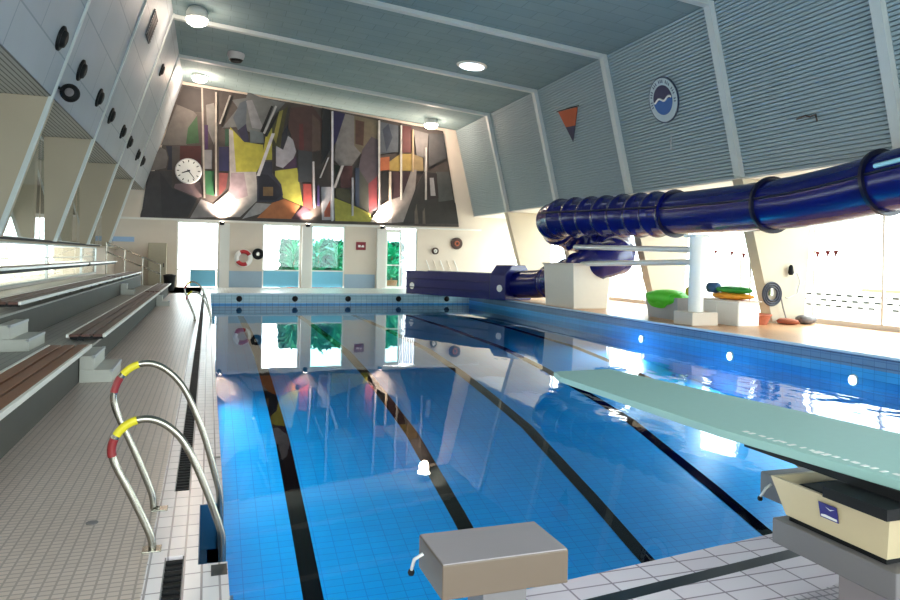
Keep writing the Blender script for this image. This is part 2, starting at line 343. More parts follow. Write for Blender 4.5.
for a, b in zip([REAR] + FY, FY + [FAR]):
    y0, y1 = a + 0.2, b - 0.2
    m = MB(); m.box(XG, XG + 0.08, y0, y1, 0.0, 0.14); m.box(XG, XG + 0.08, y0, y1, ZS - 0.14, ZS - 0.05)
    ym = (y0 + y1) / 2
    for yy in (y0, y1 - 0.07): m.box(XG, XG + 0.08, yy, yy + 0.07, 0.14, ZS - 0.14)
    m.box(XG, XG + 0.08, ym - 0.03, ym + 0.03, 0.14, ZS - 0.14)
    f = struct(f'window_{n_win}', m, M_WHITE, 'tall white framed window on the right wall')
    g = MB().box(XG + 0.03, XG + 0.036, y0 + 0.05, y1 - 0.05, 0.12, ZS - 0.1); g.build('window_pane', M_GLASS, f); n_win += 1

# left wall: leaning panel, piers, low white wall, gallery behind glass
ZP = 4.85
m = MB(); m.prism([(LX(ZP), REAR, ZP), (LX(ZL), REAR, ZL), (LX(ZL) - 0.25, REAR, ZL), (LX(ZP) - 0.25, REAR, ZP)], (0, FAR - REAR, 0))
struct('wall_left', m, M_PANEL, 'grey panelled upper wall leaning inward on the left')
m = MB(); m.box(-4.8, -4.2, REAR, 31.0, 0.0, 0.86); struct('wall_left', m, M_PLASTER, 'low plinth under the bright window band on the left')
for a, b in zip([REAR, 5.2, 10.8, 16.4, 22.0, 27.6], [5.2, 10.8, 16.4, 22.0, 27.6, 31.0]):
    m = MB(); m.box(-4.26, -4.2, a, b, 0.86, 0.9); m.box(-4.26, -4.2, a, b, 1.82, 1.86); m.box(-4.26, -4.2, a, a + 0.05, 0.9, 1.82); m.box(-4.26, -4.2, b - 0.05, b, 0.9, 1.82); m.box(-4.25, -4.21, a, b, 1.48, 1.5)
    f = struct(f'window_{40 + int(b)}', m, M_RIB, 'bright low window band behind the top bench on the left')
    MB().box(-4.235, -4.23, a + 0.05, b - 0.05, 0.9, 1.82).build('window_pane', M_GLASS, f)
m = MB(); m.box(-4.8, -4.35, 31.0, FAR, 0.0, 1.9); struct('wall_left', m, M_CREAM, 'cream low wall beyond the benches on the left')
m = MB(); m.box(-9.2, -4.15, REAR, FAR, 1.86, 1.94); struct('wall_left', m, M_GALLERY, 'window ledge and gallery floor behind the left windows')
m = MB(); m.box(-9.2, LX(ZP) - 0.01, REAR, FAR, ZP - 0.02, ZP - 0.004); struct('wall_left', m, M_SOFFIT, 'slatted soffit of the left window recess')
for y in FY:
    m = MB(); m.prism([(LX(1.94), y - 0.17, 1.94), (LX(ZP - 0.03), y - 0.17, ZP - 0.03), (-4.32, y - 0.17, ZP - 0.03), (-4.26, y - 0.17, 1.94)], (0, 0.34, 0))
    struct(f'trim_{n_trim}', m, M_GALLERY, 'leaning concrete pier between the left windows'); n_trim += 1
    m = MB(); m.prism([(LX(1.94) + 0.03, y - 0.19, 1.94), (LX(ZL) + 0.05, y - 0.19, ZL), (LX(ZL) - 0.02, y - 0.19, ZL), (LX(1.94) - 0.06, y - 0.19, 1.94)], (0, 0.1, 0))
    struct(f'trim_{n_trim}', m, M_RIB, 'thin white rib running up the left wall'); n_trim += 1
for a, b in zip([REAR] + FY, FY + [FAR]):
    y0, y1 = a + 0.17, b - 0.17
    m = MB(); m.box(-4.44, -4.38, y0 - 0.17, y1 + 0.17, 1.94, 2.0); m.box(-4.44, -4.38, y0 - 0.17, y1 + 0.17, ZP - 0.09, ZP - 0.03)
    f = struct(f'window_{n_win}', m, M_RIB, 'window between leaning piers on the left wall')
    MB().box(-4.415, -4.41, y0 - 0.1, y1 + 0.1, 2.0, ZP - 0.09).build('window_pane', M_GLASS, f); n_win += 1
m = MB()   # gallery back wall with openings
ys = []; y = 7.0
while y < 37: ys.append((y, y + 2.2)); y += 4.0
prev = REAR
for a, b in ys:
    m.box(-9.2, -9.0, prev, a, 1.94, ZP); m.box(-9.2, -9.0, a, b, 3.0, ZP); prev = b
m.box(-9.2, -9.0, prev, FAR, 1.94, ZP)
m.box(-9.2, -4.7, FAR, FAR + 0.2, 0, ZP + 0.1)
m.box(-9.2, -4.2, REAR - 0.2, REAR, 0, ZP + 0.1)
struct('wall_left', m, M_GALLERY, 'tan rear wall of the gallery behind the left windows')

# far wall with openings
OP = [(-1.5, 0.52, 0.0, 3.36), (2.7, 4.68, 0.0, 3.36), (5.25, 7.05, 0.0, 3.36), (9.35, 11.15, 0.0, 3.36)]
m = MB(); xs = -4.8
for a, b, z0, z1 in OP:
    m.box(xs, a, FAR, FAR + 0.3, 0, 3.36); xs = b
m.box(xs, 17.2, FAR, FAR + 0.3, 0, 3.36); m.box(-4.8, 17.2, FAR, FAR + 0.3, 3.36, 11)
struct('wall_far', m, M_CREAM, 'cream far wall with doors and windows under the mural')
m = MB(); m.box(0.52, 2.7, FAR - 0.03, FAR, 0.0, 0.85); m.box(7.05, 8.75, FAR - 0.03, FAR, 0, 0.75)
struct('baseboard_far', m, M_GBLUE, 'grey blue dado panels on the far wall')
for a in (4.72, 8.8, 0.56):
    m = MB(); m.box(a, a + 0.48, FAR - 0.28, FAR - 0.03, 0, 3.3); struct(f'trim_{n_trim}', m, M_PLASTER, 'white column against the far wall'); n_trim += 1
m = MB(); m.box(-4.5, 15.0, FAR - 0.12, FAR - 0.001, 3.36, 3.46); struct(f'trim_{n_trim}', m, M_PLASTER, 'white ledge under the mural'); n_trim += 1
def farwin(x0, x1, zs, label, mat=M_GLASS, low=None):
    global n_win
    m = MB(); w = 0.07
    m.box(x0, x0 + w, FAR + 0.08, FAR + 0.16, 0, 3.36); m.box(x1 - w, x1, FAR + 0.08, FAR + 0.16, 0, 3.36); m.box(x0 + w, x1 - w, FAR + 0.08, FAR + 0.16, 3.28, 3.36)
    m.box(x0 + w, x1 - w, FAR + 0.08, FAR + 0.16, zs - 0.05, zs + 0.02)
    f = struct(f'window_{n_win}', m, M_WHITE, label); n_win += 1
    MB().box(x0 + w, x1 - w, FAR + 0.11, FAR + 0.116, zs, 3.3).build('window_pane', mat, f)
    if low: MB().box(low[0], low[1], FAR + 0.09, FAR + 0.14, 0.02, zs - 0.05).build('window_panel', M_LBLUE, f)
farwin(-1.5, 0.52, 0.9, 'bright tall window at the left of the far wall', M_GLASS, (-0.85, 0.4))
farwin(2.7, 4.68, 0.92, 'window with plants and a blue lower panel', M_GLASS, (2.77, 4.6))
farwin(5.25, 7.05, 0.92, 'window full of plants in the middle of the far wall', M_GLASST, (5.32, 6.98))
m = MB(); m.box(9.35, 9.45, FAR + 0.05, FAR + 0.12, 0, 3.3); m.box(10.15, 10.25, FAR + 0.05, FAR + 0.12, 0, 3.3); m.box(9.45, 10.15, FAR + 0.05, FAR + 0.12, 3.1, 3.3); m.box(9.45, 10.15, FAR + 0.05, FAR + 0.12, 0, 0.12); m.box(9.45, 10.15, FAR + 0.05, FAR + 0.12, 1.25, 1.32)
d = struct('door_1', m, M_WHITE, 'white framed glass door in the far wall'); MB().box(9.45, 10.15, FAR + 0.08, FAR + 0.086, 0.12, 3.1).build('door_pane', M_GLASST, d)
m = MB()
for k in range(9): m.box(10.27 + k * 0.1, 10.27 + k * 0.1 + 0.075, FAR + 0.06 + 0.02 * (k % 2), FAR + 0.075 + 0.02 * (k % 2), 0.02, 3.25)
o = m.build('strip_curtain', M_CURT); tag(o, 'pale vertical strip curtain right of the glass door in the far wall', 'curtain')
m = MB(); m.box(-9.2, -3.5, REAR - 0.2, REAR, 0, 11); m.box(14, 17.2, REAR - 0.2, REAR, 0, 11); m.box(-3.5, 14, REAR - 0.2, REAR, 0, 0.5); m.box(-3.5, 14, REAR - 0.2, REAR, 5.0, 11); struct('wall_near', m, M_CREAM, 'plain wall behind the viewer')
m = MB()  # window added out of view to light the hall from behind
for k in range(8): m.box(-3.5 + k * 2.49, -3.43 + k * 2.49, REAR - 0.14, REAR - 0.06, 0.5, 5.0)
f = struct(f'window_{n_win}', m, M_WHITE, 'wide unseen window added behind the viewer to brighten the hall'); n_win += 1; MB().box(-3.5, 14, REAR - 0.1, REAR - 0.094, 0.5, 5.0).build('window_pane', M_GLASS, f)
m = MB(); m.add([(XL, FAR - 0.01, 3.46), (XL, FAR - 0.01, ZL), (-4.7, FAR - 0.01, ZP), (-4.7, FAR - 0.01, 3.46)], [(0, 1, 2, 3)])
# outdoors
m = MB(); m.box(17.2, 60, -30, 70, -0.3, -0.12); m.box(-40, 60, FAR + 0.3, 80, -0.3, -0.121); struct('terrace_ground', m, M_PAVE, 'pale paving outside the windows')
m = MB(); m.box(20.4, 20.6, 12.5, 21.5, -0.12, 0.86, 0)
for r in range(3):
    for k in range(20):
        y0 = 12.7 + k * 0.42 + 0.2 * (r % 2); m.box(20.385, 20.401, y0, y0 + 0.2, 0.3 + r * 0.19, 0.35 + r * 0.19, 1)
o = m.build('garden_wall', [M_WHITE, M_DARK]); tag(o, 'low white wall pierced with rows of dark slots outside the right windows', 'wall')
o = MB().box(27.0, 27.2, 12.5, 23, -0.12, 0.75).build('timber_edging', plain('timber_tan', (206, 150, 96), 0.7)); tag(o, 'long tan edging beyond the pierced wall outside', 'edging')

# mural
MUR = 37.93
def P(x, y, d=0.0): 
    q = on_y(x, y, MUR - d); return (q.x, q.y, q.z)
m = MB()
base = [(140, 219), (140.5, 214), (151, 183), (180, 84), (240, 93.5), (300, 104), (360, 115), (443, 131), (448, 160), (459, 227)]
m.prism([P(*p) for p in base], (0, 0.05, 0), col=lin((66, 58, 54)))
MP = [ # (colour, polygon in the picture's frame); painted shapes of the relief
 ((118, 110, 104), [(177, 105), (190, 108), (197, 115), (190, 127), (187, 145), (161, 145)]),
 ((52, 110, 58), [(197, 116), (199, 143), (186, 144), (188, 128)]),
 ((58, 48, 44), [(183, 86), (202, 90), (202, 112), (195, 112), (176, 104)]),
 ((128, 120, 116), [(160, 147), (166, 150), (168, 158), (166, 168), (150, 171), (152, 162)]),
 ((34, 42, 66), [(166, 146), (172, 146), (172, 170), (167, 170), (169, 158)]),
 ((88, 80, 76), [(172, 146), (180, 146), (178, 170), (172, 170)]),
 ((96, 30, 28), [(180, 146), (201, 146), (201, 168), (180, 168)]),
 ((70, 66, 70), [(148, 171), (172, 171), (172, 188), (197, 199), (188, 217), (141, 217)]),
 ((54, 52, 58), [(160, 172), (172, 188), (197, 199), (188, 217), (162, 217)]),
 ((150, 116, 118), [(175, 184), (200, 182), (203, 196), (198, 198), (174, 188)]),
 ((158, 150, 150), [(201, 199), (215, 205), (216, 217), (190, 218)]),
 ((140, 138, 132), [(206, 105), (214, 103), (218, 130), (214, 145), (207, 128)]),
 ((70, 30, 96), [(204.5, 125), (208, 125), (208, 149), (204.5, 150)]),
 ((146, 146, 152), [(203, 150), (212, 150), (212, 169), (203, 169)]),
 ((36, 120, 66), [(204, 171), (214, 171), (214, 196), (206, 194)]),
 ((24, 24, 84), [(219, 147), (229, 147), (229, 171), (219, 171)]),
 ((150, 62, 60), [(219, 173), (228, 173), (226, 188), (219, 196)]),
 ((34, 90, 60), [(225, 129), (229, 129), (229, 146), (225, 146)]),
 ((120, 122, 122), [(222, 128), (238, 108), (232, 100), (246, 98), (248, 92), (262, 98), (285, 103), (272, 118), (262, 133), (250, 132), (236, 127)]),
 ((90, 104, 118), [(233, 118), (240, 103), (247, 100), (246, 124), (238, 130)]),
 ((152, 152, 158), [(246, 101), (252, 100), (264, 130), (252, 128)]),
 ((46, 44, 84), [(237, 131), (246, 124), (249, 142), (244, 143)]),
 ((206, 198, 44), [(230, 127), (244, 142), (263, 145), (264, 160), (254, 176), (230, 173)]),
 ((104, 118, 124), [(250, 130), (263, 133), (264, 143), (250, 143)]),
 ((196, 186, 180), [(229, 129), (233, 131), (236, 172), (256, 172), (258, 200), (240, 217), (216, 217), (214, 204), (230, 190)]),
 ((176, 150, 160), [(231, 173), (244, 173), (248, 196), (236, 200), (229, 192)]),
 ((212, 204, 50), [(266, 134), (272, 128), (272, 160), (262, 160)]),
 ((84, 78, 34), [(272, 120), (288, 106), (282, 134), (280, 150), (272, 146)]),
 ((168, 156, 54), [(279, 112), (283, 110), (276, 144), (273, 138)]),
 ((40, 42, 58), [(282, 134), (288, 124), (286, 150), (280, 152)]),
 ((176, 172, 184), [(276, 146), (283, 150), (288, 136), (293, 140), (296, 152), (291, 164), (283, 168), (276, 166)]),
 ((68, 32, 76), [(283, 168), (296, 156), (297, 168), (286, 171)]),
 ((206, 200, 56), [(275, 171), (297, 168), (299, 182), (303, 206), (283, 198), (281, 184), (275, 176)]),
 ((52, 50, 72), [(257, 172), (262, 162), (272, 162), (272, 175), (281, 184), (283, 195), (278, 202), (257, 202)]),
 ((22, 20, 44), [(258, 174), (268, 175), (281, 188), (281, 196), (276, 200), (259, 200)]),
 ((150, 108, 58), [(263, 187), (273, 187), (273, 196), (263, 196)]),
 ((182, 176, 176), [(256, 203), (272, 204), (260, 214), (242, 219)]),
 ((216, 116, 50), [(257, 218), (272, 203), (284, 199), (300, 206), (291, 219)]),
 ((88, 44, 62), [(291, 219), (304, 205), (310, 211), (300, 220)]),
 ((84, 50, 48), [(290, 108), (312, 106), (322, 120), (320, 150), (304, 156), (296, 148), (288, 128)]),
 ((112, 34, 38), [(299, 124), (303, 124), (304, 150), (299, 152)]),
 ((104, 78, 66), [(312, 114), (320, 122), (320, 150), (312, 152)]),
 ((58, 62, 70), [(298, 150), (312, 152), (312, 182), (298, 182)]),
 ((190, 60, 54), [(303, 184), (311, 184), (312, 210), (303, 206)]),
 ((30, 30, 36), [(322, 108), (330, 110), (330, 150), (321, 165)]),
 ((40, 30, 96), [(333, 111), (345, 114), (336, 142), (333, 146)]),
 ((140, 134, 132), [(345, 114), (354, 116), (354, 145), (363, 150), (350, 168), (340, 166), (334, 160), (336, 142)]),
 ((128, 112, 84), [(354, 116), (378, 121), (377, 140), (370, 138), (362, 155), (354, 146)]),
 ((92, 54, 40), [(355, 120), (364, 122), (363, 146), (355, 144)]),
 ((92, 78, 90), [(362, 150), (371, 137), (378, 140), (378, 210), (369, 212), (358, 170)]),
 ((148, 44, 54), [(368, 184), (377, 176), (377, 207), (369, 212)]),
 ((190, 190, 200), [(321, 187), (334, 187), (334, 220), (322, 220)]),
 ((206, 90, 52), [(324, 212), (330, 200), (330, 217), (324, 217)]),
 ((196, 190, 54), [(334, 198), (352, 205), (370, 214), (372, 222), (335, 221)]),
 ((92, 84, 52), [(335, 188), (349, 190), (352, 205), (336, 198)]),
 ((96, 46, 48), [(340, 166), (352, 166), (352, 188), (340, 188)]),
 ((34, 56, 92), [(355, 168), (359, 168), (359, 207), (355, 206)]),
 ((66, 70, 60), [(359, 170), (368, 184), (368, 212), (359, 207)]),
 ((28, 50, 34), [(334, 165), (340, 166), (336, 176)]),
 ((92, 104, 118), [(380, 122), (398, 126), (398, 152), (380, 154)]),
 ((52, 66, 92), [(382, 130), (388, 124), (392, 138), (386, 152)]),
 ((212, 104, 50), [(380, 158), (389, 157), (389, 170), (380, 171)]),
 ((206, 168, 66), [(389, 162), (400, 154), (412, 154), (412, 171), (389, 171)]),
 ((112, 26, 24), [(402, 126), (411, 127), (411, 153), (402, 153)]),
 ((20, 18, 20), [(381, 172), (388, 172), (388, 198), (381, 202)]),
 ((70, 34, 44), [(391, 172), (410, 172), (410, 186), (402, 197), (391, 198)]),
 ((124, 120, 118), [(413, 130), (428, 134), (426, 158), (416, 156)]),
 ((78, 78, 80), [(428, 134), (443, 134), (446, 158), (428, 168)]),
 ((168, 140, 84), [(412, 154), (422, 158), (423, 171), (412, 171)]),
 ((164, 152, 146), [(411, 170), (416, 170), (414, 200), (404, 222), (391, 223), (391, 200), (402, 196)]),
 ((222, 206, 196), [(380, 206), (391, 199), (391, 223), (370, 222)]),
 ((54, 50, 48), [(416, 186), (424, 172), (440, 174), (455, 204), (458, 224), (402, 224)]),
 ((86, 90, 88), [(436, 172), (448, 172), (453, 200), (438, 202)]),
 ((50, 36, 36), [(426, 174), (436, 174), (438, 198), (427, 200)]),
 ((190, 184, 184), [(429, 178), (433, 178), (435, 196), (430, 196)]),
 ((118, 104, 92), [(414, 212), (416, 204), (418, 224), (414, 224)]),
 ((118, 104, 92), [(422, 212), (424, 208), (425, 224), (422, 224)]),
 ((20, 20, 22), [(271, 106), (273, 107), (263, 133), (260, 132)]),
 ((20, 20, 22), [(278, 112), (279, 113), (267, 137), (264, 136)]),
 ((190, 190, 190), [(275, 106), (277, 107), (265, 134), (263, 133)]),
]
def mute(c):
    g = sum(c) / 3; return lin(tuple((v * 0.78 + g * 0.22) * 0.78 for v in c))
for i, (c, pl) in enumerate(MP):
    d = 0.012 + 0.0015 * i
    m.prism([P(x, y, 0) for x, y in pl], (0, -d, 0), col=mute(c))
VB = [ # slim upright and leaning bars standing proud of the panels
 (202, 88, 204.5, 198, 1.8, (150, 144, 134)), (216, 93, 216, 196, 1.8, (160, 152, 142)), (230, 96, 220, 124, 1.6, (150, 146, 138)), (273, 134, 258, 176, 3.2, (176, 172, 176)),
 (332, 112, 332, 221, 1.7, (186, 186, 194)), (378.5, 121, 378.5, 210, 1.6, (190, 184, 180)), (389.5, 172, 389.5, 203, 1.8, (190, 176, 160)), (400.5, 126, 400.5, 200, 1.5, (176, 172, 166)),
 (425, 148, 425, 200, 1.6, (162, 158, 154)), (342, 166, 334, 188, 2.4, (178, 172, 170)), (313, 162, 314, 208, 1.6, (176, 172, 176)), (328, 158, 320, 178, 1.2, (166, 160, 160)),
 (352, 178, 352, 216, 1.6, (150, 152, 160)), (318, 186, 318, 206, 2.0, (60, 46, 96)), (412, 130, 412, 172, 1.4, (160, 140, 110))]
for i, (x0, y0, x1, y1, w, c) in enumerate(VB):
    m.prism([P(x0 - w / 2, y0), P(x0 + w / 2, y0), P(x1 + w / 2, y1), P(x1 - w / 2, y1)], (0, -0.19 - 0.003 * i, 0), col=lin(c))
o = m.build('wall_mural', M_MURAL); tag(o, 'large abstract relief mural of coloured panels and slim bars on the far wall', 'mural')

# clock
c = on_y(188.5, 171, FAR - 0.35)
t = thing('wall_clock', c, 'round white clock on the left side of the mural', 'clock')
MB().lathe((0, 0, 0), [(0.62, 0.16), (0.64, 0.1), (0.64, -0.02), (0.58, -0.03)][::-1], 'y', 36).build('clock_case', M_GREY, t)
MB().lathe((0, -0.04, 0), [(0.59, 0), (0.59, 0.012)], 'y', 36).build('clock_face', M_WHITE, t)
for k in range(12):
    a = k * PI / 6; ca, sa = math.cos(a), math.sin(a); w = 0.022
    pr_ = [(0.44, -w), (0.55, -w), (0.55, w), (0.44, w)]
    MB().prism([(r * ca - q * sa, -0.041, r * sa + q * ca) for r, q in pr_], (0, -0.008, 0)).build('hour_mark', M_DARK, t)
for nm, ang, ln, w in (('hour_hand', 200, 0.33, 0.035), ('minute_hand', -52, 0.47, 0.024)):
    a = math.radians(ang); ca, sa = math.cos(a), math.sin(a)
    MB().prism([(r * ca - q * sa, -0.05, r * sa + q * ca) for r, q in [(-0.08, -w), (ln, -w * 0.6), (ln, w * 0.6), (-0.08, w)]], (0, -0.01, 0)).build(nm, M_DARK, t)

# far wall fixtures
c = on_y(243.5, 258, FAR - 0.12)
t = thing('life_ring', c, 'red and white life ring hanging on the far wall left of the windows', 'life ring')
for k in range(4):
    MB().torus((0, 0, 0), 0.33, 0.1, 'y', 10, 10, a0=k * PI / 2 + 0.5, a1=(k + 1) * PI / 2 + 0.5).build('ring_band', M_RED if k % 2 == 0 else M_WHITE, t)
MB().torus((0, 0, 0), 0.45, 0.02, 'y', 28, 6).build('grab_line', M_WHITE, t)
c = on_y(258, 254, FAR - 0.1)
t = thing('wall_hose', c, 'dark coiled hose hanging beside the red and white life ring', 'hose')
for r in (0.14, 0.2, 0.26): MB().torus((0, 0, 0), r, 0.035, 'y', 24, 8).build('hose_coil', M_DARK, t)
MB().box(-0.06, 0.06, 0.0, 0.1, -0.06, 0.06).build('wall_hook', M_STEEL, t)
c = on_y(361, 246, FAR - 0.04)
t = thing('wall_sign', c, 'dark red sign with white symbol on the cream far wall', 'sign')
MB().box(-0.27, 0.27, 0, 0.035, -0.22, 0.22).build('sign_board', M_SIGN, t)
m = MB(); m.box(-0.16, -0.02, -0.006, 0, -0.07, 0.05); m.prism([(0.02, 0, -0.07), (0.17, 0, -0.07), (0.17, 0, 0.02), (0.1, 0, 0.06), (0.02, 0, 0.0)], (0, -0.006, 0)); m.build('sign_symbol', M_WHITE, t)
for px, lab, s in ((435.5, 'smaller dark hose reel on the cream far wall right of the curtain', 0.2), (457, 'larger brown hose reel by the right corner of the far wall', 0.34)):
    c = on_y(px, 251 if s < 0.3 else 243.5, FAR - 0.12)
    t = thing('hose_reel', c, lab, 'hose reel', 'hose reels on the far wall')
    MB().lathe((0, 0, 0), [(s, 0), (s, 0.03), (s * 0.6, 0.04), (s * 0.6, 0.1), (s, 0.11)], 'y', 24).build('reel_drum', plain('brown_reel', (60, 36, 30), 0.5), t)
    MB().torus((0, -0.01, 0), s * 0.35, 0.04, 'y', 16, 8).build('reel_hub', M_WHITE if s < 0.3 else M_BRICK, t)
for k in range(5):
    c = Vector((11.7 + k * 0.42, FAR - 0.03, 1.15))
    o = MB().tube([(0, 0, 0.45), (0.2, -0.08, -0.1), (0.55, -0.3, -1.12)], 0.025, 8).build('equipment_pole', M_CREAM if k % 2 else M_ALU); o.location = c
    tag(o, 'slanting pale pole leaning on the far wall above the slide run-out', 'pole', 'slanting poles on the far wall')
for i, px in enumerate((238, 293, 342, 388.5, 434)):
    p = on_y(px, 300, PY1 - 0.04); X = 1.33 + 2.4 * i
    o = MB().lathe((0, 0, 0), [(0.13, 0.02), (0.13, 0), (0.06, -0.03)][::-1], 'y', 16).build('lane_anchor', M_DARK); o.location = (X, PY1 - 0.04, -0.24)
    tag(o, ['leftmost', 'second from left', 'middle', 'second from right', 'rightmost'][i] + ' of the round black lane anchors on the far pool wall', 'lane anchor', 'lane anchors on the far pool wall')
for i, px in enumerate((222, 308, 382.5)):
    c = on_y(px, 223 + i * 2, FAR - 0.55)
    t = thing('mural_uplight', c, ['leftmost', 'middle', 'rightmost'][i] + ' of the small uplights glowing at the foot of the mural', 'light', 'uplights below the mural')
    MB().lathe((0, 0, 0), [(0.11, -0.1), (0.13, 0.05), (0.12, 0.06)], 'z', 14).build('lamp_body', M_DARK, t)
    MB().box(-0.05, 0.05, 0, 0.5, -0.1, -0.05).build('lamp_arm', M_DARK, t)
    MB().lathe((0, 0, 0.062), [(0.1, 0), (0.1, 0.01)], 'z', 14).build('lamp_glass', M_LAMP, t)
    L = bpy.data.lights.new('uplight', 'SPOT'); L.energy = [900, 500, 900][i]; L.color = (1, 0.82, 0.66); L.spot_size = 1.9; L.spot_blend = 0.8; L.shadow_soft_size = 0.1
    lo = bpy.data.objects.new('uplight_lamp', L); COL.objects.link(lo); lo.location = (c.x, c.y, c.z + 0.12); lo.rotation_euler = (math.radians(180 - 22), 0, 0)

# plants outside the far windows
def plant(x, y, label, h, n):
    t = thing('tropical_plant', (x, y, -0.12), label, 'plant', 'plants outside the far windows')
    MB().lathe((0, 0, 0), [(0.3, 0), (0.38, 0.5), (0.33, 0.5)], 'z', 16).build('plant_pot', M_BRICK, t)
    m = MB()
    for k in range(n):
        a = random.uniform(0, 2 * PI); el = random.uniform(0.2, 1.3); ln = random.uniform(0.5, 0.9) * h * 0.5; w = random.uniform(0.08, 0.17)
        z0 = random.uniform(0.5, h * 0.72); d = Vector((math.cos(a) * math.cos(el), math.sin(a) * math.cos(el), math.sin(el))); s_ = d.cross(Vector((0, 0, 1))).normalized() * w
        b = Vector((0, 0, z0)); p1 = b + d * ln * 0.5; p2 = b + d * ln + Vector((0, 0, -ln * 0.3))
        m.add([b, p1 + s_, p2, p1 - s_], [(0, 1, 2, 3)])
    m.build('foliage', M_LEAF, t); MB().tube([(0, 0, 0.4), (0.03, 0, h * 0.5), (0, 0.02, h * 0.75)], 0.05, 8).build('stem', M_BRICK, t)
plant(4.55, 40.0, 'leafy green plant seen through the left of the plant windows', 3.0, 90)
plant(5.9, 40.0, 'leafy green plant on the left inside the middle far window', 3.2, 90)
plant(6.95, 40.1, 'leafy green plant on the right inside the middle far window', 3.0, 90)
plant(10.2, 40.0, 'leafy green plant behind the glass door', 3.0, 90)
def hedge(x0, x1, y, z0, z1, label, n):
    m = MB()
    for k in range(n):
        c = Vector((random.uniform(x0, x1), random.uniform(y, y + 0.5), random.uniform(z0, z1))); d = Vector((random.uniform(-1, 1), random.uniform(-1, 0), random.uniform(-0.6, 1))).normalized(); e = d.cross(Vector((0.2, 1, 0.1))).normalized()
        l = random.uniform(0.16, 0.34); m.add([c - d * l, c + e * l * 0.4, c + d * l, c - e * l * 0.4], [(0, 1, 2, 3)])
    o = m.build('hedge', M_LEAFD); tag(o, label, 'hedge', 'dark foliage outside the far windows', )
M_LEAFD = plain('leaf_dark', (20, 84, 66), 0.6, var=0.35, scale=5)
hedge(3.95, 5.3, 41.0, -0.1, 2.6, 'dark foliage at the right side of the window right of the life ring', 500)
hedge(5.5, 7.9, 41.0, -0.1, 2.6, 'dark foliage across the middle far window', 900)
hedge(9.9, 11.1, 41.0, -0.1, 2.6, 'dark foliage behind the glass door', 500)

# bleachers
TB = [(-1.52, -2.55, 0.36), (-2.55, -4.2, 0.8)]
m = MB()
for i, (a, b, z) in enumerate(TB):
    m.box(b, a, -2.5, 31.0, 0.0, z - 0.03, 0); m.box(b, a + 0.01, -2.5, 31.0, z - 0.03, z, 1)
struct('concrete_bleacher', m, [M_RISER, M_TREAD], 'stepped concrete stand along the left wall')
def bench(y0, y1, xa, xb, z, tread, label, wood):
    t = thing('spectator_bench', ((xa + xb) / 2, (y0 + y1) / 2, z), label, 'bench', 'slatted benches on the left stand')
    L = (y1 - y0) / 2; W = abs(xb - xa) / 2
    for k in range(3):
        c = -W + 0.085 + k * (2 * W - 0.17) / 2
        MB().box(c - 0.062, c + 0.062, -L, L, -0.035, 0).build('bench_slat', wood, t, 0.006)
    for s_ in (-1, 1):
        MB().box(s_ * W - 0.018, s_ * W + 0.018, -L, L, -0.045, 0.006).build('edge_rail', M_ALU, t, 0.004)
    if z > 1.2: MB().box(-W + 0.04, W - 0.03, -L, L, -0.11, -0.04).build('bench_beam', M_DARK, t)
    n = max(2, int((y1 - y0) / 1.3)); 
    for k in range(n + 1):
        y = -L + 0.1 + k * (2 * L - 0.2) / n
        b = MB().box(-W + 0.02, W - 0.02, y - 0.02, y + 0.02, -0.075, -0.036); b.box(-0.12, -0.04, y - 0.02, y + 0.02, tread - z, -0.075) if z < 1.2 else b.box(-W - 0.28, W - 0.1, y - 0.02, y + 0.02, -0.115, -0.075)
        b.build('bench_bracket', M_DARK, t)
bench(-0.5, 10.1, -1.9, -1.42, 0.46, 0.36, 'nearest front bench with slats in a lit brown tone, before the step gap', M_WOOD_LIT)
bench(11.35, 23.8, -1.9, -1.42, 0.46, 0.36, 'front row slatted bench starting just beyond the step gap', M_WOOD)
bench(24.2, 30.8, -1.9, -1.42, 0.46, 0.36, 'front row slatted bench at the far end of the stand', M_WOOD)
bench(2.0, 10.3, -3.02, -2.54, 0.92, 0.8, 'second row bench at the left picture edge, before the step gap', M_WOOD_LIT)
bench(11.5, 23.8, -3.02, -2.54, 0.92, 0.8, 'second row slatted bench beyond the step gap', M_WOOD)
bench(24.2, 30.8, -3.02, -2.54, 0.92, 0.8, 'second row slatted bench at the far end of the stand', M_WOOD)
bench(2.0, 23.8, -3.9, -3.44, 1.34, 0.8, 'long top row bench in front of the white wall', M_WOOD)
bench(24.2, 30.8, -3.9, -3.44, 1.34, 0.8, 'top row bench at the far end of the stand', M_WOOD)
def step(x, y, z, label, w=0.95, d=0.38, h=0.2):
    t = thing('bleacher_step', (x, y, z), label, 'step', 'white tiled steps in the stand gaps')
    MB().box(0, d, -w / 2, w / 2, 0, h * 0.8).build('step_block', M_STEP, t, 0.006)
    MB().box(0, d * 0.45, -w / 2, w / 2, h * 0.8, h * 1.7).build('step_block', M_STEP, t, 0.006)
    for xx, zz in ((d, h * 0.8), (d * 0.45, h * 1.7)): MB().box(xx - 0.03, xx + 0.008, -w / 2, w / 2, zz - 0.03, zz + 0.004).build('step_nosing', M_GREY, t)
step(-1.51, 10.35, 0.0, 'white tiled step on the deck in the near gap of the stand')
step(-2.54, 10.75, 0.36, 'white tiled step on the first tier in the near gap of the stand')
step(-1.51, 24.0, 0.0, 'small white step on the deck in the far gap of the stand', 0.38)
step(-2.54, 24.0, 0.36, 'small white step on the first tier in the far gap of the stand', 0.38)
m = MB(); m.tube([(-4.1, -2, 1.93), (-4.1, 31, 1.93)], 0.03, 8); struct(f'trim_{n_trim}', m, M_DARK, 'dark rail on top of the low white wall'); n_trim += 1

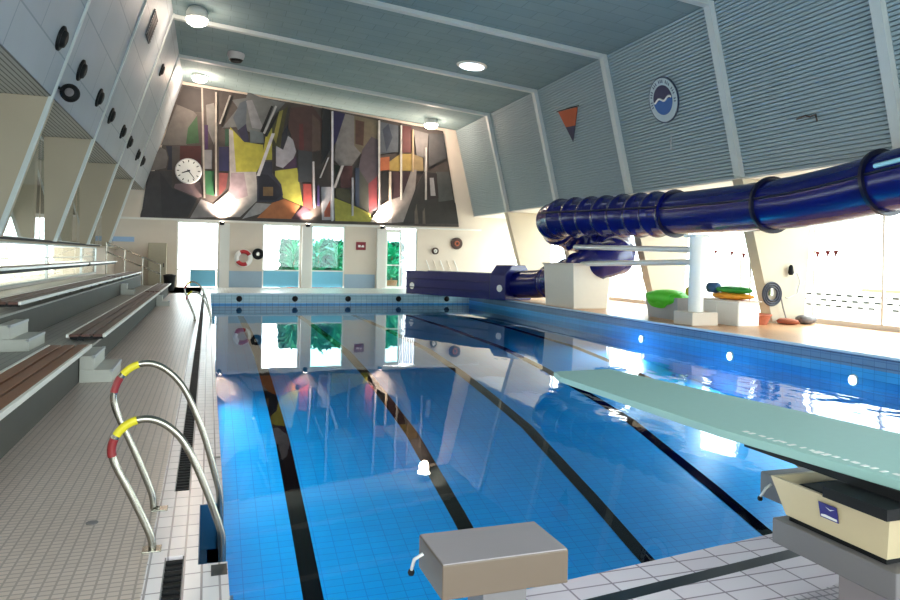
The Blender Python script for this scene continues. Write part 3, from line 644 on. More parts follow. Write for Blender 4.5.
# things at the far end of the stand
t = thing('stair_railing', (-3.0, 32.2, 0), 'thin steel stair railing beyond the far end of the stand', 'railing')
for k in range(4): MB().tube([(-1.0 + k * 0.7, 0, 0), (-1.0 + k * 0.7, 0, 2.1 - k * 0.3)], 0.025, 8).build('railing_post', M_STEEL, t)
for dz in (0, -0.4): MB().tube([(-1.0, 0, 2.1 + dz), (1.1, 0, 1.2 + dz)], 0.03, 8).build('handrail', M_STEEL, t)
c = on_y(157, 257, 37.3)
t = thing('wall_cabinet', (c.x, 37.4, 0.0), 'tall beige cabinet against the far wall left of the bright window', 'cabinet')
MB().box(-0.42, 0.42, 0, 0.55, 0, 2.2).build('cabinet_body', M_CAB, t, 0.01); MB().box(-0.39, 0.39, -0.02, 0, 0.08, 2.12).build('cabinet_door', M_CAB, t); MB().box(0.28, 0.32, -0.05, -0.02, 1.0, 1.2).build('door_handle', M_DARK, t)
t = thing('waste_bin', (-1.62, 33.9, 0), 'black bin at the end of the front benches', 'bin')
MB().lathe((0, 0, 0), [(0.2, 0), (0.26, 0.66)], 'z', 18).build('bin_body', M_DARK, t); MB().lathe((0, 0, 0.66), [(0.275, 0), (0.275, 0.05), (0.1, 0.1)], 'z', 18).build('bin_lid', M_DARK, t)
c = on_y(122, 239, 37.9); o = MB().box(-0.55, 0.55, 0, 0.03, -0.12, 0.12).build('wall_sign', plain('pale_blue_sign', (150, 180, 214), 0.4)); o.location = c
tag(o, 'narrow pale blue sign high on the wall left of the beige cabinet', 'sign')

# left wall air nozzles
nz0 = None
NP = [(15.33, 5.8), (17.66, 5.76), (20.47, 5.74), (22.91, 5.72), (25.83, 5.74), (28.1, 5.73), (31.3, 5.7), (33.5, 5.72), (12.6, 5.8)]
NL = ['nearest in the picture', 'second in the row', 'third in the row', 'fourth in the row', 'fifth in the row', 'sixth in the row', 'seventh in the row', 'farthest in the row']
LEAN = math.atan(0.31)
for i, (y, z) in enumerate(NP[:8]):
    lab = 'oval black air nozzle on the leaning left wall, ' + NL[i]
    if nz0 is None:
        t = thing('air_nozzle', (LX(z) + 0.005, y, z), lab, 'air nozzle', 'row of air nozzles on the left wall'); t.rotation_euler = (0, LEAN, 0)
        MB().lathe((0, 0, 0), [(0.25, 0), (0.25, 0.03), (0.21, 0.05)], 'x', 22).build('nozzle_ring', M_DARK, t)
        MB().lathe((0.05, 0, 0), [(0.19, -0.02), (0.16, 0.05), (0.1, 0.07)], 'x', 22).build('nozzle_cone', M_DARK, t); nz0 = t
    else: copy_tree(nz0, (LX(z) + 0.005, y, z), lab)
t = copy_tree(nz0, (LX(8.8) + 0.005, 29.4, 8.8), 'single black air nozzle high on the far part of the left wall')
t = thing('wall_grille', (LX(8.85) + 0.01, 24.1, 8.85), 'dark rectangular grille high on the left wall', 'grille'); t.rotation_euler = (0, LEAN, 0)
MB().box(0, 0.04, -0.55, 0.55, -0.42, 0.42).build('grille_frame', M_SLATE, t); m = MB()
for k in range(9): m.box(0.04, 0.055, -0.5, 0.5, -0.38 + k * 0.09, -0.34 + k * 0.09)
m.build('grille_slats', M_DARK, t)
t = thing('arm_speaker', (LX(5.0) - 0.12, 16.6, 5.0), 'round black loudspeaker on a short arm at the foot of the left panel wall', 'loudspeaker')
MB().tube([(0.1, -0.3, 0.1), (0.28, 0, 0)], 0.03, 8).build('speaker_arm', M_DARK, t)
MB().lathe((0.35, 0, 0), [(0.14, 0.1), (0.19, 0.0), (0.19, -0.08), (0.13, -0.12), (0.08, -0.12)][::-1], 'y', 24).build('speaker_body', M_DARK, t)
MB().lathe((0.35, -0.13, 0), [(0.05, -0.01), (0.09, 0.01)], 'y', 16).build('speaker_cone', M_SLATE, t)

# ceiling lamps
def lamp(px, py, Y, label, r=0.35, drop=0.45, e=60):
    c = on_y(px, py, Y); zc = CZ(c.x)
    t = thing('ceiling_lamp', (c.x, c.y, c.z), label, 'ceiling lamp', 'lit lamps under the ceiling')
    MB().lathe((0, 0, 0), [(r, 0), (r * 1.05, 0.25), (r * 0.8, 0.42), (r * 0.4, 0.5)], 'z', 24).build('lamp_housing', M_ALU, t)
    MB().lathe((0, 0, -0.03), [(r * 0.6, -0.16), (r * 0.95, -0.08), (r * 1.04, 0.06)], 'z', 24).build('lamp_diffuser', M_LAMP, t)
    MB().tube([(0, 0, 0.45), (0, 0, max(zc - c.z - 0.01, 0.5))], 0.04, 8).build('lamp_stem', M_DARK, t)
    b = MB().box(-0.75, 0.75, -0.1, 0.1, 0, 0.06); o = b.build('mounting_rail', M_SLATE, t); o.location = (0, 0, max(zc - c.z - 0.16, 0.5)); o.rotation_euler.y = math.atan(0.09)
    L = bpy.data.lights.new('lamp_light', 'POINT'); L.energy = e; L.color = (1, 0.74, 0.58); L.shadow_soft_size = 0.25
    lo = bpy.data.objects.new('lamp_light', L); COL.objects.link(lo); lo.location = (c.x, c.y, c.z - 0.35)
lamp(197, 20, 26.3, 'lit lamp hanging from the ceiling at the top left, nearer of two')
lamp(200, 78, 36.0, 'lit lamp hanging above the left corner of the mural', e=150)
lamp(431, 125, 36.4, 'lit lamp hanging above the right corner of the mural', e=150)
yy = 15.0
while on_y(472, 65, yy).z < CZ(on_y(472, 65, yy).x): yy += 0.05
c = on_y(472, 65, yy)
t = thing('flush_light', (c.x, c.y, CZ(c.x) - 0.02), 'flat glowing light set in the ceiling between two beams', 'ceiling light')
t.rotation_euler.y = math.atan(0.09)
MB().lathe((0, 0, 0), [(0.5, -0.05), (0.62, 0.0)], 'z', 28).build('light_rim', M_ALU, t); MB().lathe((0, 0, -0.06), [(0.48, 0), (0.5, 0.012)], 'z', 28).build('light_diffuser', M_LAMPD, t)
c = on_y(236, 60, 31.0)
t = thing('unlit_lamp', (c.x, 31.0, c.z), 'unlit dark lamp hanging from the ceiling between the two left lit lamps', 'ceiling lamp')
MB().lathe((0, 0, 0), [(0.28, 0), (0.36, 0.2), (0.3, 0.5), (0.2, 0.6)], 'z', 22).build('lamp_housing', M_GREY, t); MB().lathe((0, 0, -0.08), [(0.22, 0), (0.29, 0.08)], 'z', 22).build('lamp_glass', M_DARK, t)
MB().lathe((0, 0, 0.6), [(0.42, 0), (0.42, 0.08)], 'z', 22).build('lamp_cap', M_DARK, t); MB().tube([(0, 0, 0.66), (0, 0, max(CZ(c.x) - c.z, 0.75))], 0.04, 8).build('lamp_stem', M_DARK, t)

# emblem and pennant on the louvred wall
RL = -math.atan(0.25)
def wall_point(px, py):
    r = ray(px, py); t_ = (15.6 - 0.25 * EYE) / (r[0] + 0.25 * r[2]); return Vector((r[0] * t_, r[1] * t_, EYE + r[2] * t_))
c = wall_point(664.5, 100); s_ = 0.72
t = thing('round_emblem', (c.x - 0.02, c.y, c.z), 'round blue and white emblem plate on the louvred right wall', 'emblem'); t.rotation_euler.y = RL
MB().lathe((0, 0, 0), [(s_ * 1.03, 0.0), (s_ * 1.03, -0.03)], 'x', 44).build('emblem_rim', plain('emblem_rim', (40, 56, 84), 0.5), t)
MB().lathe((-0.03, 0, 0), [(s_ * 0.97, 0.0), (s_ * 0.97, -0.012)], 'x', 44).build('emblem_plate', plain('emblem_pale', (178, 194, 200), 0.5), t)
def half(a0, a1, r): return [(-0.043, -r * math.cos(a0 + (a1 - a0) * k / 24), r * math.sin(a0 + (a1 - a0) * k / 24)) for k in range(25)]
MB().prism(half(0, PI, s_ * 0.66), (-0.01, 0, 0)).build('emblem_dome', plain('emblem_navy', (28, 34, 78), 0.5), t)
MB().prism(half(PI, 2 * PI, s_ * 0.66), (-0.01, 0, 0)).build('emblem_water', plain('emblem_blue', (28, 92, 160), 0.5), t)
m = MB()
for q in range(2):
    pts = []; z0 = 0.02 - q * 0.0
    for k in range(13): pts.append((-0.055, (-0.62 + 0.1 * k) * s_ + (0.05 if q else 0), z0 + 0.07 * math.sin(k * 0.9) * s_ ))
    if q == 0: m.tube([Vector(p) for p in pts], 0.035, 6)
m.build('emblem_wave', M_WHITE, t)
m = MB()
for k in range(26):
    a = -0.25 + k * (PI + 0.5) / 25
    if k % 4 == 3: continue
    ca, sa = math.cos(a), math.sin(a); r0, r1 = s_ * 0.76, s_ * 0.9; w = 0.022
    m.prism([(-0.043, r * ca - q * sa, r * sa + q * ca) for r, q in [(r0, -w), (r1, -w), (r1, w * 0.2), (r0, w)]], (-0.006, 0, 0))
m.build('emblem_lettering', plain('emblem_text', (52, 66, 96), 0.5), t)
c = wall_point(570, 122)
A, B, C_ = wall_point(559, 112), wall_point(578.5, 107), wall_point(574, 142)
t = thing('wall_pennant', (A.x - 0.03, A.y, A.z), 'triangular orange and navy pennant on the louvred right wall', 'pennant')
def lerp(a, b, k): return a + (b - a) * k
D_, E_ = lerp(A, C_, 0.52), lerp(B, C_, 0.52)
MB().prism([A - A, B - A, E_ - A, D_ - A], (-0.015, 0, 0)).build('pennant_top', plain('pennant_orange', (170, 74, 34), 0.7), t)
MB().prism([D_ - A, E_ - A, C_ - A], (-0.015, 0, 0)).build('pennant_tip', plain('pennant_navy', (34, 32, 66), 0.7), t)
MB().tube([A - A + Vector((-0.02, 0.1, 0.03)), B - A + Vector((-0.02, -0.1, 0.03))], 0.02, 6).build('pennant_rod', M_DARK, t)
c = wall_point(673, 142); o = MB().tube([(0, 0, 0.3), (-0.03, 0.04, 0.05), (-0.05, -0.03, -0.25)], 0.02, 6).build('loose_cable', M_GREY); o.location = (c.x - 0.03, c.y, c.z); tag(o, 'short loose cable hanging below the round emblem', 'cable')
c = wall_point(808, 118); o = MB().tube([(-0.03, 0.3, 0.02), (-0.06, 0, 0.05), (-0.03, -0.12, 0), (-0.04, -0.3, 0.03), (-0.03, -0.34, -0.15)], 0.022, 6).build('wall_bracket', plain('rust_metal', (84, 70, 62), 0.7)); o.location = (c.x - 0.03, c.y, c.z); tag(o, 'small rusty bracket on the louvred wall above the slide', 'bracket')

# ---------------------------------------------------------------- pool ladders
def ladder(y0, label, rows):
    t = thing('pool_ladder', (0, y0, 0), label, 'ladder', 'steel ladders on the left pool edge')
    base = [(-0.265, 0.0), (-0.268, 0.05), (-0.285, 0.11), (-0.40, 0.37), (-0.475, 0.52), (-0.49, 0.60), (-0.46, 0.68), (-0.40, 0.735), (-0.33, 0.755), (-0.26, 0.745), (-0.18, 0.695), (-0.10, 0.60), (-0.0, 0.37), (0.085, 0.12), (0.107, 0.04), (0.11, -0.06), (0.11, -0.6), (0.11, -1.3)]
    # smooth the polyline
    P_ = [Vector((x, 0, z)) for x, z in base]
    def sm(P):
        out = [P[0]]
        for a, b in zip(P, P[1:]): out += [a * 0.75 + b * 0.25, a * 0.25 + b * 0.75]
        return out + [P[-1]]
    P_ = sm(sm(P_)); 
    for dy, kz in ((0.0, 0.975), (0.66, 1.26)):
        pts = [Vector((p.x * (1 + (kz - 1) * 0.5 if p.z > 0 and p.x < 0 else 1), dy, p.z * (kz if p.z > 0 else 1))) for p in P_]
        r = MB().tube(pts, 0.021, 14).build('grab_rail', M_STEEL, t)
        top = max(range(len(pts)), key=lambda k: pts[k].z)
        L = 0; ix = [0]
        for k in range(1, len(pts)): L += (pts[k] - pts[k - 1]).length; ix.append(L)
        tl = ix[top]
        def seg(a, b): return [p for p, l in zip(pts, ix) if tl + a <= l <= tl + b]
        MB().tube(seg(-0.17, -0.02), 0.0235, 14).build('yellow_band', M_YEL, r)
        MB().tube(seg(-0.30, -0.175), 0.0235, 14).build('red_band', M_REDT, r)
        MB().box(-0.315, -0.215, dy - 0.045, dy + 0.045, 0, 0.008).build('foot_plate', M_STEEL, t, 0.002)
    for z in (-0.65, -0.95, -1.25): MB().box(0.135, 0.2, 0, 0.66, z, z + 0.03).build('ladder_tread', M_WHITE, t)
    return t
lad = ladder(4.22, 'steel pool ladder with yellow and red bands at the near left corner', 3)
copy_tree(lad, (0, 18.6, 0), 'steel pool ladder far down the left pool edge by the bright window')

def grate(y0, y1, label):
    t = thing('gutter_grate', (-0.14, y0, 0), label, 'grate', 'black gutter grates along the left pool edge')
    m = MB(); n = int((y1 - y0) / 0.07)
    for k in range(n): m.box(-0.043, 0.043, k * 0.07 + 0.02, k * 0.07 + 0.05, -0.016, -0.002)
    m.build('grate_slats', M_DARK, t)
    m = MB(); m.box(-0.05, -0.043, 0, y1 - y0, -0.03, 0.0); m.box(0.043, 0.05, 0, y1 - y0, -0.03, 0.0); m.build('grate_frame', M_SLATE, t)
    m = MB(); m.box(-0.05, 0.05, 0, y1 - y0, -0.05, -0.045); m.build('grate_channel', M_BLACK, t)
grate(0.5, 4.09, 'short black gutter grate in front of the near ladder')
grate(5.23, 12.9, 'long black gutter grate beyond the near ladder')
grate(12.95, 31.5, 'black gutter grate running on to the far end of the pool')
o = MB().lathe((0, 0, 0), [(0.035, 0), (0.035, 0.004)], 'z', 16).build('floor_drain', M_SLATE); o.location = on_floor(92, 523); tag(o, 'small round drain in the beige deck left of the near ladder', 'drain')

# ---------------------------------------------------------------- starting blocks
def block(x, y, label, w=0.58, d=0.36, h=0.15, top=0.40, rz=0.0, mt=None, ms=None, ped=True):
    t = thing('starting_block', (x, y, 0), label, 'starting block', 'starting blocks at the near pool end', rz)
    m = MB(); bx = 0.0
    m.box(-w / 2, w / 2, -d / 2, d / 2, top - h, top - 0.004, 0); m.build('block_body', ms or M_BLOCK_SHADED, t, 0.006)
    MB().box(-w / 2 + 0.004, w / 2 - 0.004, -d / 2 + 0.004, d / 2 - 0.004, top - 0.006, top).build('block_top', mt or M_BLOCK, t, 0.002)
    if ped: MB().box(-0.1, 0.1, -d / 2 + 0.02, -d / 2 + 0.2, 0, top - h).build('block_pedestal', M_SLATE, t)
    m = MB(); m.tube([(-w / 2 - 0.01, d / 2 - 0.1, top - 0.05), (-w / 2 - 0.05, d / 2 - 0.1, top - 0.07), (-w / 2 - 0.05, d / 2 - 0.06, top - 0.13)], 0.008, 8); m.build('side_grip', M_ALU, t)
    MB().lathe((-w / 2 - 0.05, d / 2 - 0.055, top - 0.145), [(0.012, -0.012), (0.016, 0), (0.012, 0.012)], 'z', 10).build('grip_knob', M_DARK, t)
    return t
block(1.222, 2.88, 'grey starting block with shade-darkened tan sides standing free at the near pool edge', d=0.34)
block(3.52, 3.2, 'dark grey starting block behind the cream box under the springboard', w=0.62, d=0.42, mt=M_SLATE, ms=M_SLATE)
# block carrying the springboard gear
t = thing('starting_block', (2.98, 2.3, 0), 'slate grey starting block carrying the cream springboard box', 'starting block', 'starting blocks at the near pool end')
MB().box(-0.36, 0.36, -0.25, 0.40, 0.31, 0.43).build('block_body', M_SLATE, t, 0.006)
MB().box(-0.2, 0.12, -0.12, 0.16, 0.0, 0.31).build('block_pedestal', M_BLOCK, t, 0.004)
MB().box(-0.28, 0.2, -0.22, 0.22, 0.0, 0.02).build('pedestal_plate', M_SLATE, t)
# cream fulcrum box
t = thing('fulcrum_box', (2.985, 2.31, 0.43), 'open cream box with a small blue label on the slate block under the springboard', 'box')
def ring(w, d0, d1, z): return [(-w, d0, z), (w, d0, z), (w, d1, z), (-w, d1, z)]
m = MB(); ob, ot = ring(0.33, -0.19, 0.34, 0.025), ring(0.37, -0.23, 0.40, 0.20)
ib, it = ring(0.31, -0.17, 0.32, 0.04), ring(0.35, -0.21, 0.38, 0.20)
v = ob + ot + ib + it
f = [(0, 3, 2, 1)] + [(i, (i + 1) % 4, (i + 1) % 4 + 4, i + 4) for i in range(4)] + [(8, 9, 10, 11)] + [(i + 8, i + 12, (i + 1) % 4 + 12, (i + 1) % 4 + 8) for i in range(4)] + [(i + 4, (i + 1) % 4 + 4, (i + 1) % 4 + 12, i + 12) for i in range(4)]
m.add(v, f); m.build('box_shell', M_BEIGE, t, recalc=False)
MB().box(-0.32, 0.32, -0.18, 0.33, 0.0, 0.03).build('box_base', M_DARK, t)
MB().box(-0.3, 0.3, -0.16, 0.32, 0.05, 0.182).build('box_filling', M_DARK, t, 0.02)
MB().lathe((-0.08, -0.1, 0.18), [(0.06, -0.2), (0.075, -0.18), (0.075, 0.36), (0.06, 0.38)], 'x', 20).build('fulcrum_roller', M_DARK, t)
dx = 0.04 / 0.19
lb = [(-0.355 , 0.02, 0.10), (-0.355, 0.115, 0.10), (-0.355 - 0.015, 0.115, 0.17), (-0.355 - 0.015, 0.02, 0.17)]
q = MB().prism(lb, (-0.004, 0, 0)).build('box_label', plain('label_navy', (40, 34, 120), 0.4), t)
MB().tube([(-0.363, 0.105, 0.145), (-0.3675, 0.08, 0.158), (-0.3665, 0.055, 0.147), (-0.3675, 0.03, 0.158)], 0.004, 6).build('label_script', M_WHITE, q)
MB().prism([(-0.3595, 0.11, 0.105), (-0.3595, 0.025, 0.105), (-0.362, 0.025, 0.115), (-0.362, 0.11, 0.12)], (-0.001, 0, 0)).build('label_stripe', M_WHITE, q)
# springboard
t = thing('springboard', (2.8, 2.5, 0.8), 'long pale green springboard reaching over the water', 'diving board')
def bp(x, y): return (x - 2.8, y - 2.5)
out = [bp(2.78, 0.2), bp(3.50, 0.2), bp(3.44, 2.3), bp(3.27, 3.6), bp(3.15, 4.3), bp(3.07, 4.90), bp(2.55, 4.86), bp(2.49, 4.65), bp(2.53, 3.0), bp(2.66, 2.0)]
MB().prism([(x, y, -0.045) for x, y in out], (0, 0, 0.045)).build('board_deck', M_BOARD, t, 0.006)
random.seed(3)
for k in range(26):
    y = 1.75 + k * 0.045 + random.uniform(-0.01, 0.01); xo = 2.69 - (y - 2) * 0.11; MB().box(xo - 2.8 + random.uniform(0, 0.02), xo + 0.035 - 2.8 + random.uniform(0, 0.015), y - 2.5, y - 2.5 + random.uniform(0.012, 0.03), 0.0, 0.0015).build('worn_mark', M_ALU, t)
MB().box(-0.16, -0.08, -1.6, 0.42, -0.085, -0.045).build('board_beam', M_DARK, t)
MB().box(0.34, 0.44, -1.6, 0.35, -0.085, -0.045).build('board_beam', M_DARK, t)
MB().box(-0.3, 0.5, -0.5, -0.2, -0.13, -0.085).build('fulcrum_plate', M_DARK, t)
m = MB(); m.box(-0.3, -0.2, -2.2, -2.05, -0.8, -0.045); m.box(0.45, 0.55, -2.2, -2.05, -0.8, -0.045); m.box(-0.3, 0.55, -2.2, -2.05, -0.13, -0.045); m.build('anchor_stand', M_STEEL, t)

# ---------------------------------------------------------------- water slide
TX = 13.2
path = []
for y in [2.0, 4.0, 6.0, 8.0]: path.append((TX + 0.04 * (8 - y) ** 1.0, y, 3.72 + 0.16 * (8 - y)))
for y, z in [(9.2, 3.60), (10.4, 3.47), (11.6, 3.31), (12.8, 3.2), (14.0, 3.16), (15.2, 3.15), (16.4, 3.16), (17.6, 3.17)]: path.append((TX, y, z))
smooth_path = [Vector(p) for p in path]
slide = thing('water_slide', (TX, 18, 0), 'dark blue tube slide looping down along the right windows into a run-out trough', 'water slide')
off = Vector((TX, 18, 0))
def rel(pts): return [Vector(p) - off for p in pts]
def dens(P, n=3):
    for _ in range(2):
        out = [P[0]]
        for a, b in zip(P, P[1:]): out += [a * 0.75 + b * 0.25, a * 0.25 + b * 0.75]
        P = out + [P[-1]]
    return P
sp_ = dens(smooth_path)
MB().tube(rel(sp_), 0.62, 32).build('slide_tube', M_NAVY, slide)
seam = [Vector((p.x - 0.615, p.y, p.z + 0.12)) for p in sp_]; MB().tube(rel(seam), 0.03, 6).build('tube_seam', M_NAVYD, slide)
def flange(p, d, R=0.71, w=0.08):
    d = Vector(d).normalized(); p = Vector(p)
    return MB().tube(rel([p - d * w / 2, p + d * w / 2]), R, 32)
for (y, z) in ((10.75, 3.43), (13.8, 3.17), (17.6, 3.17)):
    flange((TX, y, z), (0, 1, 0 if y > 12 else -0.12)).build('tube_flange', M_NAVYD, slide)
# corrugated helix
cx_, cy_, R_ = 13.5, 23.35, 1.2
hel = [Vector((TX - 0.9 * ((y - 17.6) / 5.2) ** 1.5, y, 3.17 + 0.1 * (y - 17.6) / 5)) for y in (17.6, 18.4, 19.2, 20.0, 20.8, 21.6, 22.2, 22.8)]
for k in range(0, 18):
    a = 2 * PI * k / 24; hel.append(Vector((cx_ - R_ * math.cos(a), cy_ + R_ * math.sin(a), 3.27 - 0.25 * (k / 24) - 1.95 * (k / 24) ** 1.15)))
hel += [Vector((13.3, 22.35, 1.68)), Vector((13.08, 22.9, 1.36)), Vector((13.02, 23.6, 1.1)), Vector((13.04, 24.5, 0.92)), Vector((13.1, 25.5, 0.82))]
hd = dens(hel)
acc = [0]
for a, b in zip(hd, hd[1:]): acc.append(acc[-1] + (b - a).length)
# resample finely for corrugations
N_ = int(acc[-1] / 0.09); res = []; j = 0
for i in range(N_ + 1):
    s0 = acc[-1] * i / N_
    while j < len(acc) - 2 and acc[j + 1] < s0: j += 1
    k = (s0 - acc[j]) / max(acc[j + 1] - acc[j], 1e-6); res.append(hd[j].lerp(hd[j + 1], min(max(k, 0), 1)))
MB().tube(rel(res), 0.62, 30, rfun=lambda i: 0.66 + 0.07 * max(0, math.cos(2 * PI * (i * 0.09) / 0.78)) ** 3).build('corrugated_tube', M_NAVY, slide)
ln = [Vector((p.x - 0.71, p.y, p.z + 0.16)) for p in hel[:9]]; MB().tube(rel(ln), 0.03, 6).build('tube_seam', M_NAVYD, slide)
# exit tube and trough
S0, S1 = Vector((13.15, 25.5, 0)), Vector((9.75, 33.0, 0)); dd = (S1 - S0).normalized(); nn = Vector((dd.y, -dd.x, 0))
q0 = S0 + dd * 0.0; q1 = S0 + dd * 1.9
MB().tube(rel([Vector((13.1, 25.3, 0.84)), S0 + dd * 0.7 + Vector((0, 0, 0.72)), q1 + Vector((0, 0, 0.66))]), 0.58, 28).build('exit_tube', M_NAVY, slide)
m = MB(); a0, a1 = S0 + dd * 2.2, S1; hw = 0.72
prof_ = [(-hw, 0.0), (-hw, 1.04), (-hw - 0.1, 1.04), (-hw - 0.1, 1.1), (-hw + 0.08, 1.1), (-hw + 0.12, 0.5), (-0.35, 0.2), (0.35, 0.2), (hw - 0.12, 0.5), (hw - 0.08, 1.1), (hw + 0.1, 1.1), (hw + 0.1, 1.04), (hw, 1.04), (hw, 0.0)]
m.prism([a0 - off + nn * u + Vector((0, 0, z)) for u, z in prof_], a1 - a0); m.build('runout_trough', M_NAVY, slide)
for dz in (0.32, 0.72):
    m = MB(); u = -hw - 0.0; p = [a0 - off - nn * (hw + 0.02) * 1 + Vector((0, 0, dz)), a1 - off - nn * (hw + 0.02) + Vector((0, 0, dz))]; m.tube(p, 0.03, 6); m.build('trough_rib', M_NAVY, slide)
b0 = S0 + dd * 1.7; m = MB(); hp = [(-0.85, 0), (-0.85, 1.05), (-0.45, 1.48), (0.45, 1.48), (0.85, 1.05), (0.85, 0)]
m.prism([b0 - off + nn * u + Vector((0, 0, z)) for u, z in hp], dd * 0.9); m.build('trough_hood', M_NAVY, slide, 0.04)
c = a1 - dd * 0.45 - nn * (hw + 0.012) - off; m = MB()
m.prism([c + dd * 0.16 * math.cos(k * PI / 8) + Vector((0, 0, 0.38 + 0.16 * math.sin(k * PI / 8))) for k in range(16)], -nn * 0.02); m.build('round_sticker', M_WHITE, slide)
c = b0 + dd * 0.3 - nn * 0.86 - off; m = MB(); m.prism([c + dd * 0.15 * math.cos(k * PI / 8) + Vector((0, 0, 0.5 + 0.15 * math.sin(k * PI / 8))) for k in range(16)], -nn * 0.02); m.build('round_sticker', M_WHITE, slide)
# stripe on near tube
m = MB(); m.tube(rel([Vector((TX - 0.6, 9.4, 3.82)), Vector((TX - 0.6, 10.5, 3.7))]), 0.05, 6); m.build('pale_stripe', plain('pale_cyan', (170, 220, 226), 0.4), slide)

# supporting column
t = thing('support_column', (12.72, 16.0, 0), 'white steel column with two long arms carrying the slide', 'column')
MB().box(-0.42, 0.42, -0.4, 0.4, 0, 0.36).build('column_footing', M_CREAM, t, 0.02)
MB().lathe((0, 0, 0.36), [(0.2, 0), (0.2, 2.1)], 'z', 24).build('column_shaft', M_WHITE, t)
e = on_x(575, 247, 12.72); e2 = on_x(563, 264, 12.72); z1 = on_x(690, 250, 12.72).z; z2 = on_x(690, 262, 12.72).z
MB().tube([(0, 0, z1), (0, e.y - 16.0, e.z)], 0.085, 10).build('column_arm', M_ALU, t)
MB().tube([(0, 0, z2), (0, min(e2.y, 25.0) - 16.0, e2.z)], 0.085, 10).build('column_arm', M_ALU, t)
MB().box(-0.25, 0.25, -0.25, 0.25, 2.40, 2.48).build('column_head', M_WHITE, t)
# tapered white pier under the loop
t = thing('tapered_pier', (13.08, 23.1, 0), 'white tapered pier enclosing the slide below its loop', 'pier')
MB().hexa([(-0.8, -1.1, 0), (0.55, -1.1, 0), (0.55, 1.1, 0), (-0.8, 1.1, 0)], [(-0.88, -1.15, 1.56), (0.66, -1.15, 1.56), (0.66, 1.15, 1.56), (-0.88, 1.15, 1.56)]).build('pier_body', plain('pier_white', (222, 212, 196), 0.6, var=0.03), t, 0.02)
MB().box(-0.92, 0.7, -1.2, 1.2, 1.54, 1.62).build('pier_cap', M_CREAM, t, 0.015)

# ---------------------------------------------------------------- things on the right deck
p0 = on_floor(656, 318); p1 = on_floor(690, 322)
t = thing('grey_cart', (13.6, 18.0, 0), 'low grey trolley tub full of lime green mats left of the slide column', 'trolley')
def tub(w, l, h, th=0.06):
    m = MB(); o0, o1 = ring(w, -l, l, 0.0), ring(w + 0.08, -l - 0.08, l + 0.08, h); i0, i1 = ring(w - th, -l + th, l - th, 0.08), ring(w + 0.08 - th, -l - 0.08 + th, l + 0.08 - th, h)
    v = o0 + o1 + i0 + i1
    return m.add(v, [(0, 3, 2, 1)] + [(i, (i + 1) % 4, (i + 1) % 4 + 4, i + 4) for i in range(4)] + [(8, 9, 10, 11)] + [(i + 8, i + 12, (i + 1) % 4 + 12, (i + 1) % 4 + 8) for i in range(4)] + [(i + 4, (i + 1) % 4 + 4, (i + 1) % 4 + 12, i + 12) for i in range(4)])
tub(0.5, 0.72, 0.66).build('cart_tub', M_GREY, t, recalc=False)
MB().box(-0.46, 0.46, -0.68, 0.68, 0.0, 0.06).build('cart_base', M_GREY, t)
def blob(name, mat, c, s, label=None, cat=None, group=None, seed=1, n=16):
    rnd = random.Random(seed); ph = [rnd.uniform(0, 6.28) for _ in range(6)]
    m = MB(); rows = 10; v = []
    for i in range(rows + 1):
        th = PI * i / rows
        for k in range(n):
            a = 2 * PI * k / n
            d = 1 + 0.12 * math.sin(3 * a + ph[0]) * math.sin(th) + 0.09 * math.sin(5 * a + 2 * th + ph[1]) + 0.06 * math.sin(7 * a + ph[2])
            x, y, z = math.sin(th) * math.cos(a) * d, math.sin(th) * math.sin(a) * d, math.cos(th)
            z = abs(z) ** 0.8 * (1 if z > 0 else -1)
            v.append((x * s[0], y * s[1], z * s[2]))
    m.add(v, [(i * n + k, i * n + (k + 1) % n, (i + 1) * n + (k + 1) % n, (i + 1) * n + k) for i in range(rows) for k in range(n)], 0, True)
    o = m.build(name, mat); o.location = c; tag(o, label, cat, group); return o
blob('foam_mat', M_GREEN, (13.35, 18.05, 0.62), (0.52, 0.78, 0.26), 'large lime green mat spilling over the grey trolley tub', 'mat', 'mats piled beside the slide column', 3)
m = MB(); gp = []
for k in range(9):
    u = k / 8; gp.append((13.02 - 0.0, 17.4 + 1.3 * u))
n = 9; v = []
for k in range(n):
    u = k / (n - 1); dpt = 0.42 * math.sin(PI * u) ** 0.7 + 0.04 * math.sin(9 * u)
    v += [(13.3, 17.35 + 1.4 * u, 0.78), (13.0, 17.35 + 1.4 * u, 0.72), (12.97, 17.42 + 1.26 * u, 0.70 - dpt)]
f = []
for k in range(n - 1): f += [(3 * k, 3 * k + 1, 3 * k + 4, 3 * k + 3), (3 * k + 1, 3 * k + 2, 3 * k + 5, 3 * k + 4)]
m.add(v, f, 0, True); o = m.build('draped_sheet', M_GREEN); sol = o.modifiers.new('s', 'SOLIDIFY'); sol.thickness = 0.03; tag(o, 'lime green sheet hanging over the side of the grey trolley tub', 'sheet')
o = MB().lathe((0, 0, 0), [(0.1, -0.3), (0.14, -0.25), (0.14, 0.25), (0.1, 0.3)], 'y', 18).build('foam_roll', M_YEL); o.location = (13.5, 17.05, 0.86); tag(o, 'yellow foam roll on the green mats just left of the column', 'foam roll')
t = thing('low_cabinet', (13.95, 16.2, 0), 'low white cabinet under coloured mats right of the slide column', 'cabinet')
MB().box(-0.35, 0.35, -0.85, 0.85, 0, 0.66).build('cabinet_body', M_WHITE, t, 0.01)
for k in range(2): MB().box(-0.365, -0.35, -0.82 + k * 0.84, -0.02 + k * 0.84, 0.04, 0.62).build('cabinet_door', M_PLASTER, t)
MB().box(-0.4, 0.4, -0.9, 0.9, 0.66, 0.69).build('cabinet_top', M_CREAM, t)
blob('foam_mat', M_ORANGE, (13.95, 16.05, 0.79), (0.34, 0.72, 0.1), 'flat orange mat on the low white cabinet, under the dark green one', 'mat', 'mats piled beside the slide column', 5)
